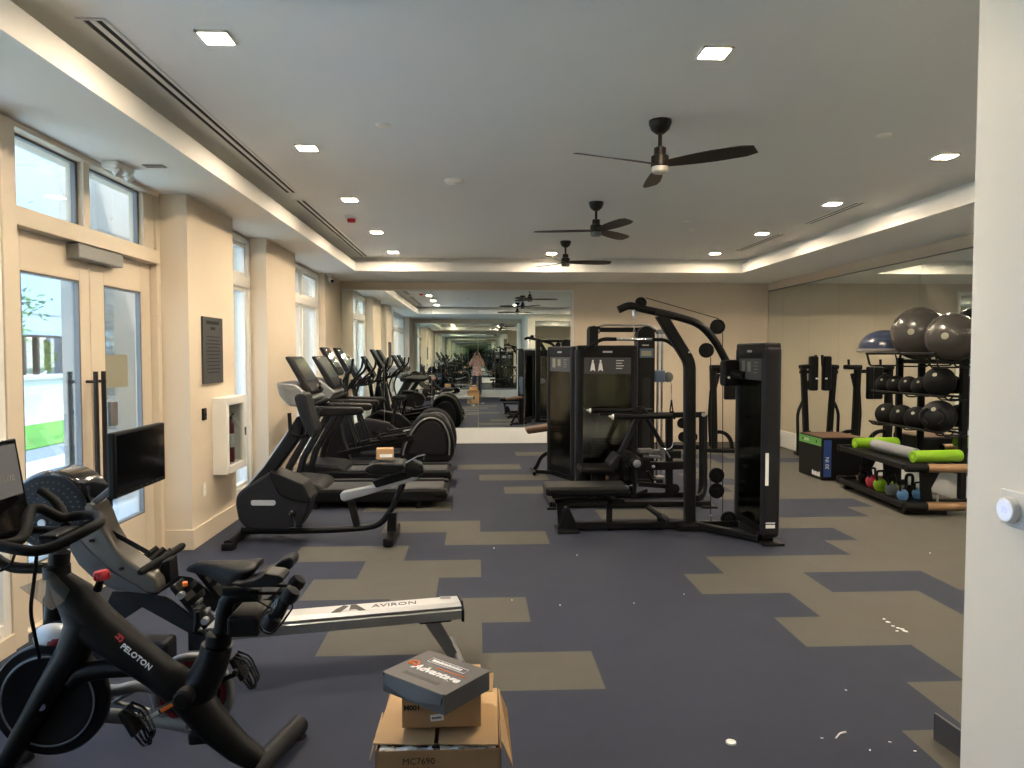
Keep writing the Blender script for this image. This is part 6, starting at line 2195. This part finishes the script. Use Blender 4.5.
# bits left on the carpet
c_ = PZ(731, 743, 0)
m = MB(); m.lathe([(.0, .002), (.010, .002), (.013, .004), (.016, .008), (.021, .007), (.022, 0), (.0, 0)], c_, n=24)
tag(m.build('plastic_cap', 'white_plastic', at=c_), 'small round white plastic cap lying on the navy carpet', 'cap')
m = MB()
for px, py in ((884, 619), (888, 622), (893, 626), (898, 628), (902, 629), (905, 631), (897, 631)):
    q_ = PZ(px, py, .004); m.ball(q_, (random.uniform(.008, .022), random.uniform(.005, .01), .004), 8, 5, Matrix.Rotation(random.uniform(0, 3), 4, 'Z'))
tag(m.build('paper_scraps', 'white_film', at=PZ(895, 626, 0)), 'scatter of white scraps on the brown carpet at the right', 'scraps')['kind'] = 'stuff'
m = MB(); m.tube(fil([PZ(836, 738, .004), PZ(840, 733, .006), PZ(846, 732, .005)], .02), .004, 6)
tag(m.build('paper_strip', 'white_film', at=PZ(840, 735, 0)), 'short curled white strip on the navy carpet', 'scrap')
m = MB()
for px, py in ((890, 742), (822, 738), (684, 594), (870, 750), (577, 555), (494, 548), (560, 605), (634, 603), (930, 553), (846, 690), (512, 600), (915, 751)):
    q_ = PZ(px, py, .003); m.ball(q_, (random.uniform(.004, .008), random.uniform(.002, .004), .0025), 7, 5, Matrix.Rotation(random.uniform(0, 3), 4, 'Z'))
tag(m.build('lint_specks', 'white_film', at=PZ(700, 650, 0)), 'tiny white lint specks scattered over the carpet', 'lint')['kind'] = 'stuff'


# ================================================================== the photographer seen in the mirror
def skin_obj(name, verts, edges, radii, mt, parent, sub=2, root=0):
    me = bpy.data.meshes.new(name)
    off = parent
    while off.parent is not None:
        off = off.parent
    me.from_pydata([V(v) - off.location for v in verts], edges, [])
    o = bpy.data.objects.new(name, me)
    COL.objects.link(o)
    o.parent = parent
    sk = o.modifiers.new('Skin', 'SKIN')
    sk.use_smooth_shade = True
    if not me.skin_vertices:
        me.attributes.new  # noqa
    bpy.context.view_layer.update()
    for i, r in enumerate(radii):
        sv = me.skin_vertices[0].data[i]
        sv.radius = (r, r) if not isinstance(r, tuple) else r
        sv.use_root = (i == root)
    sb = o.modifiers.new('Sub', 'SUBSURF')
    sb.levels = sub
    sb.render_levels = sub
    me.materials.append(MATS[mt])
    return o


def person():
    y = -.42
    t = thing('person', 'person in patterned shirt and jeans holding up a phone, seen in the far mirror', 'person', (0, y, 0))
    B = []; E = []; Rr = []

    def v(p, r):
        B.append(p); Rr.append(r); return len(B) - 1

    pel = v((0, y, .94), (.15, .10))
    wst = v((0, y, 1.10), (.135, .095))
    ch = v((0, y + .01, 1.28), (.155, .105))
    sh = v((0, y, 1.42), (.12, .08))
    nk = v((0, y + .005, 1.50), .052)
    nk2 = v((0, y + .02, 1.56), .052)
    hd = v((0, y + .025, 1.63), (.072, .085))
    ht = v((0, y + .02, 1.70), (.062, .072))
    E += [(pel, wst), (wst, ch), (ch, sh), (sh, nk), (nk, nk2), (nk2, hd), (hd, ht)]
    for s in (-1, 1):
        so = v((s * .18, y, 1.42), .055)
        ua = v((s * .235, y + .06, 1.29), .045)
        el = v((s * .25, y + .14, 1.20), .038)
        fa = v((s * .19, y + .25, 1.38), .035)
        wr = v((s * .125, y + .33, 1.545), (.026, .022))
        pm = v((s * .108, y + .365, 1.595), (.03, .018))
        E += [(sh, so), (so, ua), (ua, el), (el, fa), (fa, wr), (wr, pm)]
        hp = v((s * .09, y, .88), .092)
        th_ = v((s * .10, y + .005, .68), .078)
        kn = v((s * .105, y + .015, .48), .056)
        cf = v((s * .108, y - .005, .33), .054)
        an = v((s * .112, y - .01, .10), .036)
        ft = v((s * .118, y + .06, .045), (.036, .03))
        to = v((s * .124, y + .15, .032), (.036, .022))
        E += [(pel, hp), (hp, th_), (th_, kn), (kn, cf), (cf, an), (an, ft), (ft, to)]
    body = skin_obj('body', B, E, Rr, 'skin', t)
    # fingers round the phone's ends, thumbs on the near face
    for s in (-1, 1):
        for k, (dz, L) in enumerate(((.026, .052), (.009, .058), (-.008, .054), (-.024, .044))):
            a = V((s * .104, y + .375, 1.622 + dz))
            b = V((s * .096, y + .405, 1.640 + dz))
            c2 = V((s * .074, y + .421, 1.652 + dz))
            d = V((s * (.074 - L * .5), y + .4205, 1.656 + dz))
            skin_obj('finger', [a, b, c2, d], [(0, 1), (1, 2), (2, 3)], [.0088, .0082, .0078, .0062], 'skin', t, 1)
        a = V((s * .096, y + .36, 1.60)); b = V((s * .078, y + .375, 1.632)); c2 = V((s * .060, y + .389, 1.645))
        skin_obj('thumb', [a, b, c2], [(0, 1), (1, 2)], [.0105, .0095, .0075], 'skin', t, 1)
    # face
    f = V((0, y + .025, 1.625))
    m = MB(); m.prism([f + V((-.008, .082, .02)), f + V((.008, .082, .02)), f + V((.016, .098, -.018)), f + V((0, .108, -.016)), f + V((-.016, .098, -.018))], (0, -.02, -.002), .004, 2); m.build('nose', 'skin', t)
    m = MB()
    for s in (-1, 1):
        m.ball(f + V((s * .029, .078, .018)), (.012, .007, .007), 12, 8)
    m.build('eye', 'white_plastic', t)
    m = MB()
    for s in (-1, 1):
        m.ball(f + V((s * .029, .0835, .018)), (.0055, .0025, .0055), 10, 6)
    m.build('iris', 'hair', t)
    m = MB(); m.tube([f + V((-.024, .076, -.045)), f + V((0, .084, -.043)), f + V((.024, .076, -.045))], [.003, .006, .003], 8); m.build('mouth', 'dark_red', t)
    m = MB()
    for s in (-1, 1):
        m.ball(f + V((s * .082, .0, .0)), (.012, .02, .032), 12, 8)
    m.build('ear', 'skin', t)
    # hair
    m = MB()
    m.ball(f + V((0, -.012, .055)), (.088, .098, .075), 24, 14); m.ball(f + V((0, -.045, .0)), (.084, .07, .095), 20, 12)
    m.build('hair', 'hair', t)
    # clothing
    S, SE, SR = [], [], []

    def w(p, r):
        S.append(p); SR.append(r); return len(S) - 1

    a0 = w((0, y, .80), (.205, .145)); a00 = w((0, y, .93), (.19, .138)); a1 = w((0, y, 1.08), (.170, .122)); a2 = w((0, y + .01, 1.27), (.178, .126)); a3 = w((0, y, 1.405), (.14, .098)); a4 = w((0, y + .002, 1.46), (.07, .066))
    SE += [(a0, a00), (a00, a1), (a1, a2), (a2, a3), (a3, a4)]
    for s in (-1, 1):
        b0 = w((s * .175, y, 1.415), .073); b1 = w((s * .225, y + .05, 1.31), .066); b2 = w((s * .238, y + .085, 1.26), .062)
        SE += [(a3, b0), (b0, b1), (b1, b2)]
    skin_obj('shirt', S, SE, SR, 'shirt', t)
    S, SE, SR = [], [], []
    p0 = w((0, y, 1.0), (.168, .122)); p1 = w((0, y, .92), (.176, .126))
    SE += [(p0, p1)]
    for s in (-1, 1):
        q = [w((s * .092, y, .86), .106), w((s * .102, y + .005, .68), .092), w((s * .107, y + .015, .48), .072), w((s * .110, y - .004, .30), .068), w((s * .113, y - .01, .085), .058)]
        SE += [(p1, q[0])] + [(q[i], q[i + 1]) for i in range(4)]
    skin_obj('jeans', S, SE, SR, 'denim', t)
    for s in (-1, 1):
        m = MB()
        rings = []
        for (yy, hw, zt) in ((-.075, .03, .07), (-.05, .042, .085), (.0, .045, .095), (.06, .047, .075), (.12, .048, .055), (.17, .042, .042), (.195, .02, .03)):
            rings.append([V((s * .118 + s * yy * .06 + hw * math.cos(a), y + yy, .001 + zt / 2 + zt / 2 * max(-1, 1.25 * math.sin(a)) if math.sin(a) < 0 else .001 + zt / 2 + zt / 2 * math.sin(a))) for a in [2 * PI * k / 14 for k in range(14)]])
        for r_ in rings:
            for p_ in r_:
                p_.z = max(p_.z, .001)
        m.loft(rings); m.build('shoe', 'shoe_brown', t)
    # phone, held landscape just behind the lens
    ph = thing('phone', 'dark phone held up in both hands by the photographer in the mirror', 'phone', (0, -.022, CH))
    MB().box((0, -.022, CH - .012), (.158, .0085, .074), .004, seg=3).build('phone_case', 'charcoal', ph)
    MB().box((0, -.0268, CH - .012), (.148, .0008, .066), .0003).build('phone_screen', 'screen_black', ph)
    m = MB()
    for x, z in ((-.045, .008), (-.062, .008), (-.053, -.008)):
        m.cyl((x, -.0185, CH + z), (x, -.0155, CH + z), .0062, n=16)
    m.build('phone_lens', 'gloss_black', ph)


person()
